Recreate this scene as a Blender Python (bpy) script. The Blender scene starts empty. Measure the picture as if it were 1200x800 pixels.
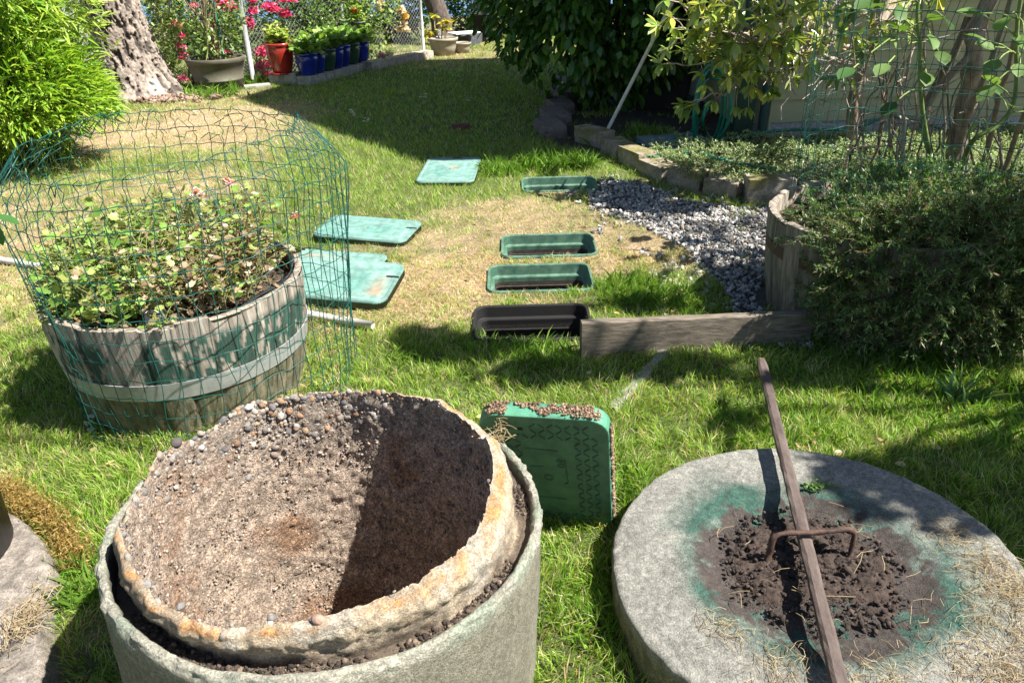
import bpy, math, numpy as np
from mathutils import Matrix, Vector
R_ = math.radians
rng = np.random.default_rng(7)
sc = bpy.context.scene
C = sc.collection
PI = math.pi

# ------------------------------------------------------------------ camera frame
TH, RO, F, H = R_(28), R_(1.6), 867.0, 1.4
FW = np.array([0, math.cos(TH), -math.sin(TH)])
DN = np.array([0, -math.sin(TH), -math.cos(TH)])
RT = np.array([1.0, 0, 0])
cr, sr = math.cos(RO), math.sin(RO)
ER = cr*RT + sr*DN
ED = -sr*RT + cr*DN
CAM = np.array([0, 0, H])
def ray(px, py): return F*FW + (px-600)*ER + (py-400)*ED
def G(px, py, z=0.0):                      # where a sight line meets height z
    d = ray(px, py); return CAM + d*((H-z)/-d[2])
def D(px, py, y):                          # where a sight line reaches distance y
    d = ray(px, py); return CAM + d*(y/d[1])
cd = bpy.data.cameras.new('camera'); cam = bpy.data.objects.new('camera', cd); C.objects.link(cam)
cd.sensor_width = 36; cd.lens = F/1200*36; cd.clip_start = .02; cd.clip_end = 2000
m = Matrix.Identity(4)
for i in range(3):
    m[i][0] = ER[i]; m[i][1] = -ED[i]; m[i][2] = -FW[i]; m[i][3] = CAM[i]
cam.matrix_world = m; sc.camera = cam

# ------------------------------------------------------------------ light
AZ, EL = R_(-16), R_(55)
SUN = np.array([math.cos(EL)*math.cos(AZ), math.cos(EL)*math.sin(AZ), math.sin(EL)])
w = bpy.data.worlds.new('World'); sc.world = w; w.use_nodes = True
nt = w.node_tree; nt.nodes.clear()
sky = nt.nodes.new('ShaderNodeTexSky'); sky.sky_type = 'NISHITA'; sky.sun_disc = False
sky.sun_elevation = EL; sky.sun_rotation = math.atan2(SUN[0], SUN[1])
sky.air_density = 1.0; sky.dust_density = .6; sky.ozone_density = 1.0
bg = nt.nodes.new('ShaderNodeBackground'); bg.inputs[1].default_value = .05
wo = nt.nodes.new('ShaderNodeOutputWorld')
nt.links.new(sky.outputs[0], bg.inputs[0]); nt.links.new(bg.outputs[0], wo.inputs[0])
ld = bpy.data.lights.new('sun', 'SUN'); ld.energy = 5.0; ld.angle = R_(.55); ld.color = (1, .95, .87)
so = bpy.data.objects.new('sun', ld); C.objects.link(so)
so.rotation_euler = Vector(SUN).to_track_quat('Z', 'Y').to_euler()
sc.view_settings.view_transform = 'Standard'; sc.view_settings.look = 'None'
sc.view_settings.gamma = 1; sc.view_settings.exposure = 1.38
try:
    sc.cycles.use_denoising = True; sc.cycles.max_bounces = 8; sc.cycles.transparent_max_bounces = 8
    sc.cycles.sample_clamp_indirect = 6
except Exception: pass

# ------------------------------------------------------------------ noise
def _h(ix, iy, iz, seed):
    n = (ix.astype(np.int64)*374761393 + iy.astype(np.int64)*668265263 + iz.astype(np.int64)*2147483647 + seed*974634777) & 0xffffffff
    n = ((n ^ (n >> 13))*1274126177) & 0xffffffff
    n = ((n ^ (n >> 16))*2246822519) & 0xffffffff
    return ((n ^ (n >> 15)) & 0xffffff)/float(0xffffff)
def vn(P, s=1.0, seed=0):                  # value noise, 0..1
    P = np.asarray(P, float)*s
    if P.shape[-1] == 2: P = np.concatenate([P, np.zeros(P.shape[:-1]+(1,))], -1)
    I = np.floor(P); f = P-I; f = f*f*(3-2*f); r = 0
    for a in (0, 1):
        for b in (0, 1):
            for c in (0, 1):
                wt = (f[..., 0] if a else 1-f[..., 0])*(f[..., 1] if b else 1-f[..., 1])*(f[..., 2] if c else 1-f[..., 2])
                r = r + wt*_h(I[..., 0]+a, I[..., 1]+b, I[..., 2]+c, seed)
    return r
def fb(P, s=1.0, seed=0, o=3):
    r = 0; t = 0; a = 1.0
    for k in range(o):
        r = r + a*vn(P, s*2**k, seed+k*17); t += a; a *= .5
    return r/t
def nrm(v): return v/np.maximum(np.linalg.norm(v, axis=-1, keepdims=True), 1e-9)
def ss(a, b, x):
    t = np.clip((x-a)/(b-a), 0, 1); return t*t*(3-2*t)

# ------------------------------------------------------------------ mesh building
class MB:
    def __init__(s): s.v = []; s.f = []; s.c = []; s.n = 0
    def add(s, V, Fs, col=None):
        V = np.asarray(V, float).reshape(-1, 3)
        if col is None: col = (.5, .5, .5)
        col = np.broadcast_to(np.asarray(col, float), (len(V), 3))
        s.v.append(V); s.c.append(col)
        for Fa in (Fs if isinstance(Fs, (list, tuple)) and len(Fs) and isinstance(Fs[0], np.ndarray) else [Fs]):
            Fa = np.asarray(Fa, np.int64)
            if Fa.ndim == 1: Fa = Fa[None]
            if Fa.size: s.f.append(Fa+s.n)
        s.n += len(V)
def mesh_obj(name, mb, mat, parent=None, smooth=True, base=None):
    V = np.concatenate(mb.v); Cc = np.concatenate(mb.c)
    org = np.zeros(3)
    if parent is not None:
        p = parent
        while p is not None: org = org + np.array(p.location); p = p.parent
    if base is not None: org = np.asarray(base, float)
    V = V-org
    me = bpy.data.meshes.new(name)
    me.vertices.add(len(V)); me.vertices.foreach_set('co', V.astype(np.float32).ravel())
    nl = sum(a.size for a in mb.f); nf = sum(len(a) for a in mb.f)
    lv = np.concatenate([a.ravel() for a in mb.f]); tot = np.concatenate([np.full(len(a), a.shape[1]) for a in mb.f])
    st = np.concatenate([[0], np.cumsum(tot)[:-1]])
    me.loops.add(nl); me.loops.foreach_set('vertex_index', lv.astype(np.int32))
    me.polygons.add(nf); me.polygons.foreach_set('loop_start', st.astype(np.int32))
    try: me.polygons.foreach_set('loop_total', tot.astype(np.int32))
    except Exception: pass
    me.polygons.foreach_set('use_smooth', np.full(nf, smooth))
    me.update(calc_edges=True)
    a = me.color_attributes.new('Col', 'FLOAT_COLOR', 'POINT')
    a.data.foreach_set('color', np.concatenate([np.clip(Cc, 0, 1), np.ones((len(Cc), 1))], 1).astype(np.float32).ravel())
    me.materials.append(mat)
    o = bpy.data.objects.new(name, me); C.objects.link(o)
    if parent is not None: o.parent = parent
    elif base is not None: o.location = base
    return o
def thing(name, label, cat, loc=(0, 0, 0), group=None):
    o = bpy.data.objects.new(name, None); C.objects.link(o); o.location = [float(x) for x in loc]
    o.empty_display_size = .1
    o['label'] = label; o['category'] = cat
    if group: o['group'] = group
    return o
def tag(o, label=None, cat=None, group=None, kind=None):
    for k, v in (('label', label), ('category', cat), ('group', group), ('kind', kind)):
        if v: o[k] = v
    return o
def dup(root, loc, label, rz=0.0, scale=1.0):
    r = root.copy(); C.objects.link(r); r.location = [float(x) for x in loc]; r['label'] = label
    r.rotation_euler = (0, 0, rz); r.scale = (scale,)*3
    for ch in list(root.children):
        c = ch.copy(); C.objects.link(c); c.parent = r
        for g in list(ch.children):
            d = g.copy(); C.objects.link(d); d.parent = c
    return r

def grid_faces(nu, nv, cu=False, cv=False):    # index = i*nv+j
    I = np.arange(nu if cu else nu-1)[:, None]; J = np.arange(nv if cv else nv-1)[None]
    I2 = (I+1) % nu; J2 = (J+1) % nv
    return np.stack([I*nv+J, I2*nv+J, I2*nv+J2, I*nv+J2], -1).reshape(-1, 4)
def lathe(mb, prof, seg=48, c=(0, 0, 0), col=None, warp=None, cap0=False, cap1=False):
    a = np.linspace(0, 2*PI, seg, endpoint=False); pr = np.array(prof, float)
    V = np.stack([pr[:, 0][:, None]*np.cos(a), pr[:, 0][:, None]*np.sin(a), np.repeat(pr[:, 1][:, None], seg, 1)], -1)
    if warp: V = warp(V)
    V = V+np.array(c)
    Fs = [grid_faces(len(pr), seg, False, True)]
    if cap0: Fs.append(np.arange(seg)[::-1][None])
    if cap1: Fs.append((np.arange(seg)+(len(pr)-1)*seg)[None])
    Fs[0] = Fs[0][:, ::-1]
    mb.add(V.reshape(-1, 3), Fs, col)
def tube(mb, pts, rad, sides=5, col=None, cap=True):
    P = np.asarray(pts, float); n = len(P)
    rad = np.broadcast_to(np.asarray(rad, float), (n,))
    T = np.gradient(P, axis=0); T = nrm(T)
    ref = np.array([0, 0, 1.0]) if abs(T[0][2]) < .9 else np.array([1.0, 0, 0])
    U = nrm(np.cross(T, ref)); bad = np.linalg.norm(np.cross(T, ref), axis=1) < .05
    for i in range(1, n):
        if bad[i] or np.dot(U[i], U[i-1]) < .3: U[i] = nrm(U[i-1]-T[i]*np.dot(U[i-1], T[i]))
    W = np.cross(T, U); a = np.linspace(0, 2*PI, sides, endpoint=False)
    V = P[:, None]+rad[:, None, None]*(np.cos(a)[None, :, None]*U[:, None]+np.sin(a)[None, :, None]*W[:, None])
    Fs = [grid_faces(n, sides, False, True)]
    if cap and sides > 2: Fs += [np.arange(sides)[::-1][None], (np.arange(sides)+(n-1)*sides)[None]]
    c = col
    if col is not None and np.ndim(col) == 2: c = np.repeat(np.asarray(col), sides, 0)
    mb.add(V.reshape(-1, 3), Fs, c)
def box(mb, lo, hi, col=None, rot=0.0, c=None, bev=0.0):
    lo = np.array(lo, float); hi = np.array(hi, float)
    if bev > 0:
        mid = (lo+hi)/2; h = (hi-lo)/2; V = []
        for sz, ins in ((-1, bev), (-1, 0), (1, 0), (1, bev)):
            zz = sz*(h[2]-(bev if ins == 0 else 0))
            x, y = h[0]-ins, h[1]-ins
            for qx, qy in ((-1, -1), (1, -1), (1, 1), (-1, 1)): V.append((qx*x, qy*y, zz))
        V = np.array(V)+mid
        Fs = [grid_faces(4, 4, False, True), np.array([[3, 2, 1, 0], [12, 13, 14, 15]])]
    else:
        V = np.array([(x, y, z) for z in (lo[2], hi[2]) for x, y in ((lo[0], lo[1]), (hi[0], lo[1]), (hi[0], hi[1]), (lo[0], hi[1]))])
        Fs = [grid_faces(2, 4, False, True), np.array([[3, 2, 1, 0], [4, 5, 6, 7]])]
    if rot:
        cc = np.array(c if c is not None else (lo+hi)/2); q = V-cc
        V = np.stack([q[:, 0]*math.cos(rot)-q[:, 1]*math.sin(rot), q[:, 0]*math.sin(rot)+q[:, 1]*math.cos(rot), q[:, 2]], -1)+cc
    mb.add(V, Fs, col)
def rotmats(n, seed=None):
    g = rng if seed is None else np.random.default_rng(seed)
    q = nrm(g.normal(size=(n, 4))); a, b, c, d = q.T
    return np.stack([np.stack([1-2*(c*c+d*d), 2*(b*c-a*d), 2*(b*d+a*c)], -1), np.stack([2*(b*c+a*d), 1-2*(b*b+d*d), 2*(c*d-a*b)], -1),
                     np.stack([2*(b*d-a*c), 2*(c*d+a*b), 1-2*(b*b+c*c)], -1)], 1)
t_ = (1+5**.5)/2
ICO_V = nrm(np.array([(-1, t_, 0), (1, t_, 0), (-1, -t_, 0), (1, -t_, 0), (0, -1, t_), (0, 1, t_), (0, -1, -t_), (0, 1, -t_), (t_, 0, -1), (t_, 0, 1), (-t_, 0, -1), (-t_, 0, 1)]))
ICO_F = np.array([(0, 11, 5), (0, 5, 1), (0, 1, 7), (0, 7, 10), (0, 10, 11), (1, 5, 9), (5, 11, 4), (11, 10, 2), (10, 7, 6), (7, 1, 8), (3, 9, 4), (3, 4, 2), (3, 2, 6), (3, 6, 8), (3, 8, 9), (4, 9, 5), (2, 4, 11), (6, 2, 10), (8, 6, 7), (9, 8, 1)])
def _sub(V, Fc):
    V = list(map(tuple, V)); mid = {}; out = []
    def mp(a, b):
        k = (min(a, b), max(a, b))
        if k not in mid: mid[k] = len(V); V.append(tuple(nrm((np.array(V[a])+np.array(V[b]))/2)))
        return mid[k]
    for a, b, c in Fc:
        x, y, z = mp(a, b), mp(b, c), mp(c, a); out += [(a, x, z), (b, y, x), (c, z, y), (x, y, z)]
    return np.array(V), np.array(out)
ICO2_V, ICO2_F = _sub(ICO_V, ICO_F)
def rocks(mb, P, S, cols, hi=False, jit=.18, flat=None):
    """many stones: P (n,3) centres, S (n,3) half sizes"""
    n = len(P); TV, TF = (ICO2_V, ICO2_F) if hi else (ICO_V, ICO_F); k = len(TV)
    V = TV[None]*(1+jit*rng.normal(size=(n, k, 1)))*S[:, None]
    if flat is None: V = np.einsum('nij,nkj->nki', rotmats(n), V)
    else:
        a = rng.uniform(0, 2*PI, n); c, s = np.cos(a), np.sin(a)
        V = np.stack([V[..., 0]*c[:, None]-V[..., 1]*s[:, None], V[..., 0]*s[:, None]+V[..., 1]*c[:, None], V[..., 2]], -1)
        if not isinstance(flat, bool):      # tilt local z to the given normals
            N = flat; A = nrm(np.cross(N, np.array([.31, .2, .93]))); B = np.cross(N, A)
            V = V[..., 0:1]*A[:, None]+V[..., 1:2]*B[:, None]+V[..., 2:3]*N[:, None]
    V = V+np.asarray(P)[:, None]
    Fc = TF[None]+(np.arange(n)*k)[:, None, None]
    mb.add(V.reshape(-1, 3), Fc.reshape(-1, 3), np.repeat(cols, k, 0))

def rows_tmpl(rows, fold=.3, droop=.25):
    V = []; Fs = []
    for t, wd in rows:
        z = -droop*t*t
        V += [(t, -wd, z+fold*wd*.35), (t, 0, z), (t, wd, z+fold*wd*.35)]
    for i in range(len(rows)-1):
        b = i*3; Fs += [(b, b+3, b+4, b+1), (b+1, b+4, b+5, b+2)]
    return np.array(V, float), np.array(Fs)
OVAL = rows_tmpl([(0, .06), (.18, .65), (.5, 1), (.8, .72), (1, .03)])
LONG = rows_tmpl([(0, .15), (.3, 1), (.65, .75), (1, .02)], .3, .45)
RIB = rows_tmpl([(0, .5), (.35, 1), (.7, .8), (1, .02)], .5, .9)
DIA = (np.array([(0, 0, 0), (.45, -1, .12), (1, 0, -.1), (.45, 1, .12)], float), np.array([(0, 1, 2, 3)]))
NEED = (np.array([(0, 0, 0), (.5, -1, 0), (1, 0, 0), (.5, 1, 0)], float), np.array([(0, 1, 2, 3)]))
def _lobe(n=7):
    V = [(.35, 0, -.08)]
    for k in range(2*n+1):
        a = -2.5+5.0*k/(2*n); r = .62 if k % 2 else .5
        V.append((.38+r*math.cos(a), r*math.sin(a)*1.6, .08+.04*(k % 2)))
    V.append((.15, 0, 0)); m_ = len(V)
    return np.array(V), np.array([(0, k, k+1) for k in range(1, m_-1)]+[(0, m_-1, 1)])
LOBE = _lobe()
def leaves(mb, P, Dr, L, W, cols, T=OVAL, up=None, spread=.5):
    """leaves from origins P along directions Dr; up = the way upper faces tend to look"""
    P = np.asarray(P, float); n = len(P); Dr = nrm(np.asarray(Dr, float))
    L = np.broadcast_to(L, (n,)); W = np.broadcast_to(W, (n,))
    Rn = rng.normal(size=(n, 3))*spread+(np.array([0, 0, 1.0]) if up is None else np.asarray(up))
    S = nrm(np.cross(Dr, Rn)); N = np.cross(S, Dr)
    TV, TF = T; k = len(TV)
    V = P[:, None]+TV[None, :, 0:1]*Dr[:, None]*L[:, None, None]+TV[None, :, 1:2]*S[:, None]*W[:, None, None]+TV[None, :, 2:3]*N[:, None]*L[:, None, None]*.6
    Fc = TF[None]+(np.arange(n)*k)[:, None, None]
    mb.add(V.reshape(-1, 3), Fc.reshape(-1, TF.shape[1]), np.repeat(np.broadcast_to(cols, (n, 3)), k, 0))
def pick(cols, n, j=.15):
    cols = np.array(cols, float); c = cols[rng.integers(0, len(cols), n)]
    return np.clip(c*(1+j*rng.normal(size=(n, 1))), 0.004, .95)
def rdir(n, zmin=-1, zmax=1):
    z = rng.uniform(zmin, zmax, n); a = rng.uniform(0, 2*PI, n); r = np.sqrt(1-z*z)
    return np.stack([r*np.cos(a), r*np.sin(a), z], -1)
def curve(a, b, sag=0.0, wob=0.0, n=8, seed=None, bend=None):
    a = np.array(a, float); b = np.array(b, float); t = np.linspace(0, 1, n)[:, None]
    P = a+(b-a)*t; P[:, 2] -= (sag*4*t*(1-t))[:, 0]
    if bend is not None: P = P+np.array(bend)*4*t*(1-t)
    if wob: P[1:-1] += rng.normal(size=(n-2, 3))*wob
    return P

# ------------------------------------------------------------------ materials
def M(name, col=(.5, .5, .5), col2=None, attr=False, ns=8.0, bump=0.0, bs=40.0, rough=.8, metal=0.0, trans=0.0, var=.25, coat=0.0, detail=6, spec=.5, hue=0.0, stretch=None, lo=.35, hi=.65, speck=0.0, ss_=.5):
    mt = bpy.data.materials.new(name); mt.use_nodes = True; t = mt.node_tree; t.nodes.clear(); N = t.nodes.new; Lk = t.links.new
    out = N('ShaderNodeOutputMaterial'); p = N('ShaderNodeBsdfPrincipled')
    tc = N('ShaderNodeTexCoord'); mp = N('ShaderNodeMapping'); Lk(tc.outputs['Object'], mp.inputs[0])
    if stretch: mp.inputs['Scale'].default_value = stretch
    nz = N('ShaderNodeTexNoise'); nz.inputs['Scale'].default_value = ns; nz.inputs['Detail'].default_value = detail; nz.inputs['Roughness'].default_value = .65
    Lk(mp.outputs[0], nz.inputs['Vector'])
    rp = N('ShaderNodeValToRGB'); Lk(nz.outputs['Fac'], rp.inputs[0])
    rp.color_ramp.elements[0].position = lo; rp.color_ramp.elements[1].position = hi
    if attr:
        rp.color_ramp.elements[0].color = (1-var,)*3+(1,); rp.color_ramp.elements[1].color = (1+var*.6,)*3+(1,)
        at = N('ShaderNodeAttribute'); at.attribute_name = 'Col'
        mx = N('ShaderNodeMix'); mx.data_type = 'RGBA'; mx.blend_type = 'MULTIPLY'; mx.inputs[0].default_value = 1
        Lk(at.outputs['Color'], mx.inputs[6]); Lk(rp.outputs[0], mx.inputs[7]); co = mx.outputs[2]
    else:
        c2 = col2 if col2 is not None else tuple(x*(1-var) for x in col)
        rp.color_ramp.elements[0].color = tuple(c2)+(1,); rp.color_ramp.elements[1].color = tuple(col)+(1,); co = rp.outputs[0]
    if speck:
        vo = N('ShaderNodeTexVoronoi'); vo.inputs['Scale'].default_value = speck; Lk(tc.outputs['Object'], vo.inputs['Vector'])
        bw = N('ShaderNodeRGBToBW'); Lk(vo.outputs['Color'], bw.inputs[0]); r2 = N('ShaderNodeValToRGB'); Lk(bw.outputs[0], r2.inputs[0])
        r2.color_ramp.elements[0].position = .2; r2.color_ramp.elements[1].position = .8
        r2.color_ramp.elements[0].color = (1-ss_,)*3+(1,); r2.color_ramp.elements[1].color = (1+ss_,)*3+(1,)
        m2 = N('ShaderNodeMix'); m2.data_type = 'RGBA'; m2.blend_type = 'MULTIPLY'; m2.inputs[0].default_value = 1
        Lk(co, m2.inputs[6]); Lk(r2.outputs[0], m2.inputs[7]); co = m2.outputs[2]
    Lk(co, p.inputs['Base Color']); p.inputs['Roughness'].default_value = rough; p.inputs['Metallic'].default_value = metal
    p.inputs['Specular IOR Level'].default_value = spec; p.inputs['Coat Weight'].default_value = coat
    if bump:
        n2 = N('ShaderNodeTexNoise'); n2.inputs['Scale'].default_value = bs; n2.inputs['Detail'].default_value = 8; n2.inputs['Roughness'].default_value = .7
        Lk(mp.outputs[0], n2.inputs['Vector']); b = N('ShaderNodeBump'); b.inputs['Strength'].default_value = 1.0; b.inputs['Distance'].default_value = bump
        Lk(n2.outputs['Fac'], b.inputs['Height']); Lk(b.outputs[0], p.inputs['Normal'])
    if trans:
        tr = N('ShaderNodeBsdfTranslucent'); g = N('ShaderNodeMix'); g.data_type = 'RGBA'; g.blend_type = 'MULTIPLY'; g.inputs[0].default_value = 1
        g.inputs[7].default_value = (1.25, 1.3, .55, 1); Lk(co, g.inputs[6]); Lk(g.outputs[2], tr.inputs[0])
        ms = N('ShaderNodeMixShader'); ms.inputs[0].default_value = trans; Lk(p.outputs[0], ms.inputs[1]); Lk(tr.outputs[0], ms.inputs[2]); Lk(ms.outputs[0], out.inputs[0])
    else: Lk(p.outputs[0], out.inputs[0])
    mt.cycles.emission_sampling = 'NONE' if hasattr(mt, 'cycles') else 'AUTO'
    return mt
m_leaf = M('leaf', attr=True, rough=.42, trans=.35, var=.12, ns=20)
m_gloss = M('glossy_leaf', attr=True, rough=.24, trans=.22, var=.12, ns=20)
m_grass = M('grass_blade', attr=True, rough=.5, trans=.4, var=.05, ns=5, spec=.35)
m_ground = M('soil_thatch', attr=True, rough=.95, var=.45, ns=60, bump=.012, bs=120)
m_conc = M('concrete_cast', attr=True, rough=.92, var=.3, ns=70, bump=.006, bs=260, speck=340, ss_=.28)
m_aggr = M('concrete_aggregate', attr=True, rough=.92, var=.5, ns=130, bump=.012, bs=230, detail=3, speck=330, ss_=.38)
m_stone = M('stone', attr=True, rough=.88, var=.3, ns=60, bump=.004, bs=170)
m_soil = M('dark_soil', attr=True, rough=.97, var=.4, ns=90, bump=.006, bs=160)
m_rust = M('rusty_iron', (.13, .07, .05), (.035, .024, .02), rough=.75, ns=55, bump=.002, bs=180, metal=.25)
m_rod = M('weathered_bar', (.13, .098, .083), (.055, .037, .032), rough=.7, ns=26, bump=.002, bs=140, stretch=(1, .35, 1))
m_wire = M('green_coated_wire', (.010, .105, .085), (.006, .06, .05), rough=.4, ns=9, lo=.3, hi=.7)
m_steel = M('galvanised', (.42, .43, .43), (.3, .31, .31), rough=.55, metal=.35, ns=25)
m_wood = M('grey_wood', (.23, .19, .145), (.09, .075, .058), rough=.9, ns=14, bump=.003, bs=40, stretch=(1, 8, 8))
m_bark = M('bark', attr=True, rough=.95, var=.5, ns=25, bump=.02, bs=30, stretch=(1, 1, .35))
m_twig = M('twig', attr=True, rough=.85, var=.3, ns=40, bump=.002, bs=90)
m_lid = M('faded_green_plastic', attr=True, rough=.62, var=.30, ns=22, bump=.0012, bs=160)
m_barrel = M('barrel_staves', attr=True, rough=.9, var=.5, ns=75, bump=.004, bs=110, stretch=(1, 1, .10))
m_box = M('green_box_plastic', (.13, .24, .17), (.04, .11, .07), rough=.6, ns=16)
m_blackp = M('black_plastic', (.006, .006, .006), (.010, .009, .009), rough=.75, ns=25)
m_pvc = M('white_pipe_plastic', (.62, .61, .56), (.48, .46, .41), rough=.45, ns=30)
m_hose = M('green_hose', (.01, .22, .14), (.008, .15, .1), rough=.35, ns=12)
m_hosered = M('red_hose', (.18, .02, .02), (.1, .015, .015), rough=.4, ns=12)
m_siding = M('painted_siding', (.42, .41, .245), (.36, .355, .21), rough=.65, ns=6, bump=.001, bs=60, stretch=(.4, 1, 3))
m_trim = M('dark_green_trim', (.012, .06, .035), (.008, .04, .025), rough=.5, ns=12)
m_white = M('white_paint', (.75, .76, .74), (.6, .61, .6), rough=.6, ns=12)
m_roof = M('roof_shingle', (.09, .085, .08), (.05, .05, .05), rough=.9, ns=20, bump=.01, bs=20)
m_blue = M('blue_glaze', (.01, .03, .32), (.005, .015, .18), rough=.22, ns=6, coat=.4)
m_green = M('green_glaze', (.03, .09, .05), (.015, .05, .03), rough=.28, ns=6, coat=.3)
m_red = M('red_glaze', (.42, .035, .022), (.25, .02, .015), rough=.25, ns=6, coat=.4)
m_olive = M('olive_plastic', (.115, .105, .07), (.08, .075, .055), rough=.6, ns=10, bump=.0008, bs=30)
m_tanp = M('tan_plastic', (.36, .32, .26), (.28, .25, .2), rough=.6, ns=10)
m_darkp = M('dark_grey_plastic', (.035, .036, .04), (.022, .022, .025), rough=.5, ns=14)
m_water = M('lake_water', (.02, .22, .5), (.01, .16, .4), rough=.12, ns=.4, bump=.03, bs=1.5)
m_petal = M('petal', attr=True, rough=.55, trans=.3, var=.1, ns=30)
m_tagm = M('tag_plastic', attr=True, rough=.5, var=.05, ns=30)

# ------------------------------------------------------------------ where the things stand
def frame(th, ro, g, dist):
    """a plane seen at pitch th, roll ro: returns centre and its axes in the world"""
    th, ro = R_(th), R_(ro); c, s = math.cos(ro), math.sin(ro)
    fw = np.array([0, math.cos(th), -math.sin(th)]); dn = np.array([0, -math.sin(th), -math.cos(th)]); rt = np.array([1.0, 0, 0])
    er = c*rt+s*dn; ed = -s*rt+c*dn
    def tw(v): v = np.array(v, float); return (v@er)*ER+(v@ed)*ED+(v@fw)*FW
    X, Y, Z = tw((1, 0, 0)), tw((0, 1, 0)), tw((0, 0, 1))
    return CAM+dist*(g[0]*X+g[1]*Y-Z), X, Y, Z
RC, RX, RY, RZ = frame(25, -1.0, (-.383, 1.293), .929)     # concrete riser, centre of its rim
LC, LX, LY, LZ = frame(27, 4.2, (.513, .993), 1.274)        # concrete lid, centre of its top
BC = np.array([-1.163, 2.395, 0])                           # left half barrel
B2 = np.array([1.50, 2.86, 0])                              # right half barrel
BOXES = [((.085, 2.78), 'black'), ((.14, 3.25), 'g'), ((.205, 3.68), 'g'), ((.34, 4.81), 'g')]
BW, BL = .50, .33
GRAV = np.array([G(*p)[:2] for p in ((690, 212), (745, 214), (800, 236), (870, 246), (935, 246), (905, 280), (893, 395), (868, 378), (845, 335), (800, 290), (740, 262), (690, 246))])
BED = np.array([G(*p)[:2] for p in ((752, 190), (800, 222), (860, 234), (935, 232), (1000, 228), (1199, 270), (1300, 240), (1199, 165), (1000, 160), (872, 164), (800, 176))])
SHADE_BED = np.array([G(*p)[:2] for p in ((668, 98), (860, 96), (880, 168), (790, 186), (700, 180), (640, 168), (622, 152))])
SLAB = np.array([G(*p)[:2] for p in ((-40, 585), (25, 605), (62, 640), (84, 690), (70, 730), (74, 810), (60, 860), (-80, 860))])
def inpoly(P, poly):
    x, y = P[..., 0], P[..., 1]; r = np.zeros(x.shape, bool); n = len(poly)
    for i in range(n):
        x1, y1 = poly[i]; x2, y2 = poly[(i+1) % n]
        cnd = ((y1 > y) != (y2 > y)) & (x < (x2-x1)*(y-y1)/(y2-y1+1e-12)+x1); r ^= cnd
    return r
def inbox(P, grow=0.0):
    r = np.zeros(P.shape[:-1], bool)
    for (cx, cy), _ in BOXES: r |= (np.abs(P[..., 0]-cx) < BW/2+grow) & (np.abs(P[..., 1]-cy) < BL/2+grow)
    return r
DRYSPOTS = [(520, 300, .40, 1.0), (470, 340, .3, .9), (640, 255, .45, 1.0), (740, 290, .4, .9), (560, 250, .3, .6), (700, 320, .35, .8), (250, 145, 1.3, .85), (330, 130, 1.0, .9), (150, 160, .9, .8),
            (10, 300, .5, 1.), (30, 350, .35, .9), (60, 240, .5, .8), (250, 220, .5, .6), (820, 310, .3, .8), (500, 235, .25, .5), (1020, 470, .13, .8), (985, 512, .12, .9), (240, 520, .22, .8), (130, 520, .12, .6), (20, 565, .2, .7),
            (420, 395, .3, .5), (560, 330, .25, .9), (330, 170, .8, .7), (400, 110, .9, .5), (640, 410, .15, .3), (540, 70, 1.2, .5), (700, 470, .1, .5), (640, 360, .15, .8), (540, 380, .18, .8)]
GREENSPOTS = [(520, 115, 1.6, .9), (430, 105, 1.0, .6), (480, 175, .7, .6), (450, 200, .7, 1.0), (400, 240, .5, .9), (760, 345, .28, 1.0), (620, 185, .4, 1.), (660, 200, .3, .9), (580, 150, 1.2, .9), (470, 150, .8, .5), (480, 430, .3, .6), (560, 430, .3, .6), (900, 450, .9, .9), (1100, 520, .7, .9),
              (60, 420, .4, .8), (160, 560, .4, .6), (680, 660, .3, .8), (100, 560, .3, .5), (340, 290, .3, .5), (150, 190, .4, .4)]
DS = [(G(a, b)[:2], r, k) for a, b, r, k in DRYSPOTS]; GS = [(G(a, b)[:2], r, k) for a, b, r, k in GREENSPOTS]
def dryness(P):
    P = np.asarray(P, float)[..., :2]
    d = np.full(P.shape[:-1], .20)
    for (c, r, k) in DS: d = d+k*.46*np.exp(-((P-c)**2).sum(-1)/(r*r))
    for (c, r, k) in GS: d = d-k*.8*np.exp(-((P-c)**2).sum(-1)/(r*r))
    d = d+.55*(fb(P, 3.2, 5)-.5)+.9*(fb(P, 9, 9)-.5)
    return np.clip(d, 0, 1)
def ground_z(P):
    P = np.asarray(P, float)[..., :2]
    return .022*(fb(P, 2.0, 31)-.5)+.014*(fb(P, 11, 37)-.5)

# ------------------------------------------------------------------ ground
def cutlines(a, b, base, cuts):
    L = np.arange(a, b, base); L = L[np.all(np.abs(L[:, None]-np.array(cuts)[None]) > base*.3, axis=1)]
    return np.sort(np.concatenate([L, cuts]))
cx_ = []; cy_ = []
for (x, y), _ in BOXES: cx_ += [x-BW/2+.012, x+BW/2-.012]; cy_ += [y-BL/2+.012, y+BL/2-.012]
cx_ = sorted(cx_)
xs = cutlines(-3.5, 3.5, .04, cx_); ys = cutlines(.2, 6.0, .04, cy_)
xs = np.concatenate([[-400, -120, -40, -20, -12], np.arange(-9, -3.5, .12), xs, np.arange(3.5, 9, .2), [12, 20, 40, 120, 400]])
ys = np.concatenate([[-400, -100, -30, -10, -5, -2, -1, -.4], ys, np.arange(6.0, 16.5, .12), [17, 18, 19, 20, 20.5]])
GX, GY = np.meshgrid(xs, ys, indexing='ij'); P2 = np.stack([GX, GY], -1)
Z = ground_z(P2); far = np.maximum(np.abs(GX)-9, 0)+np.maximum(GY-14, 0)+np.maximum(-GY, 0); Z = Z*(far <= 0)
Z = np.where(GY > 19.5, -.3, Z)
Fq = grid_faces(len(xs), len(ys)); cen = P2.reshape(-1, 2)[Fq].mean(1)
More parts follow.
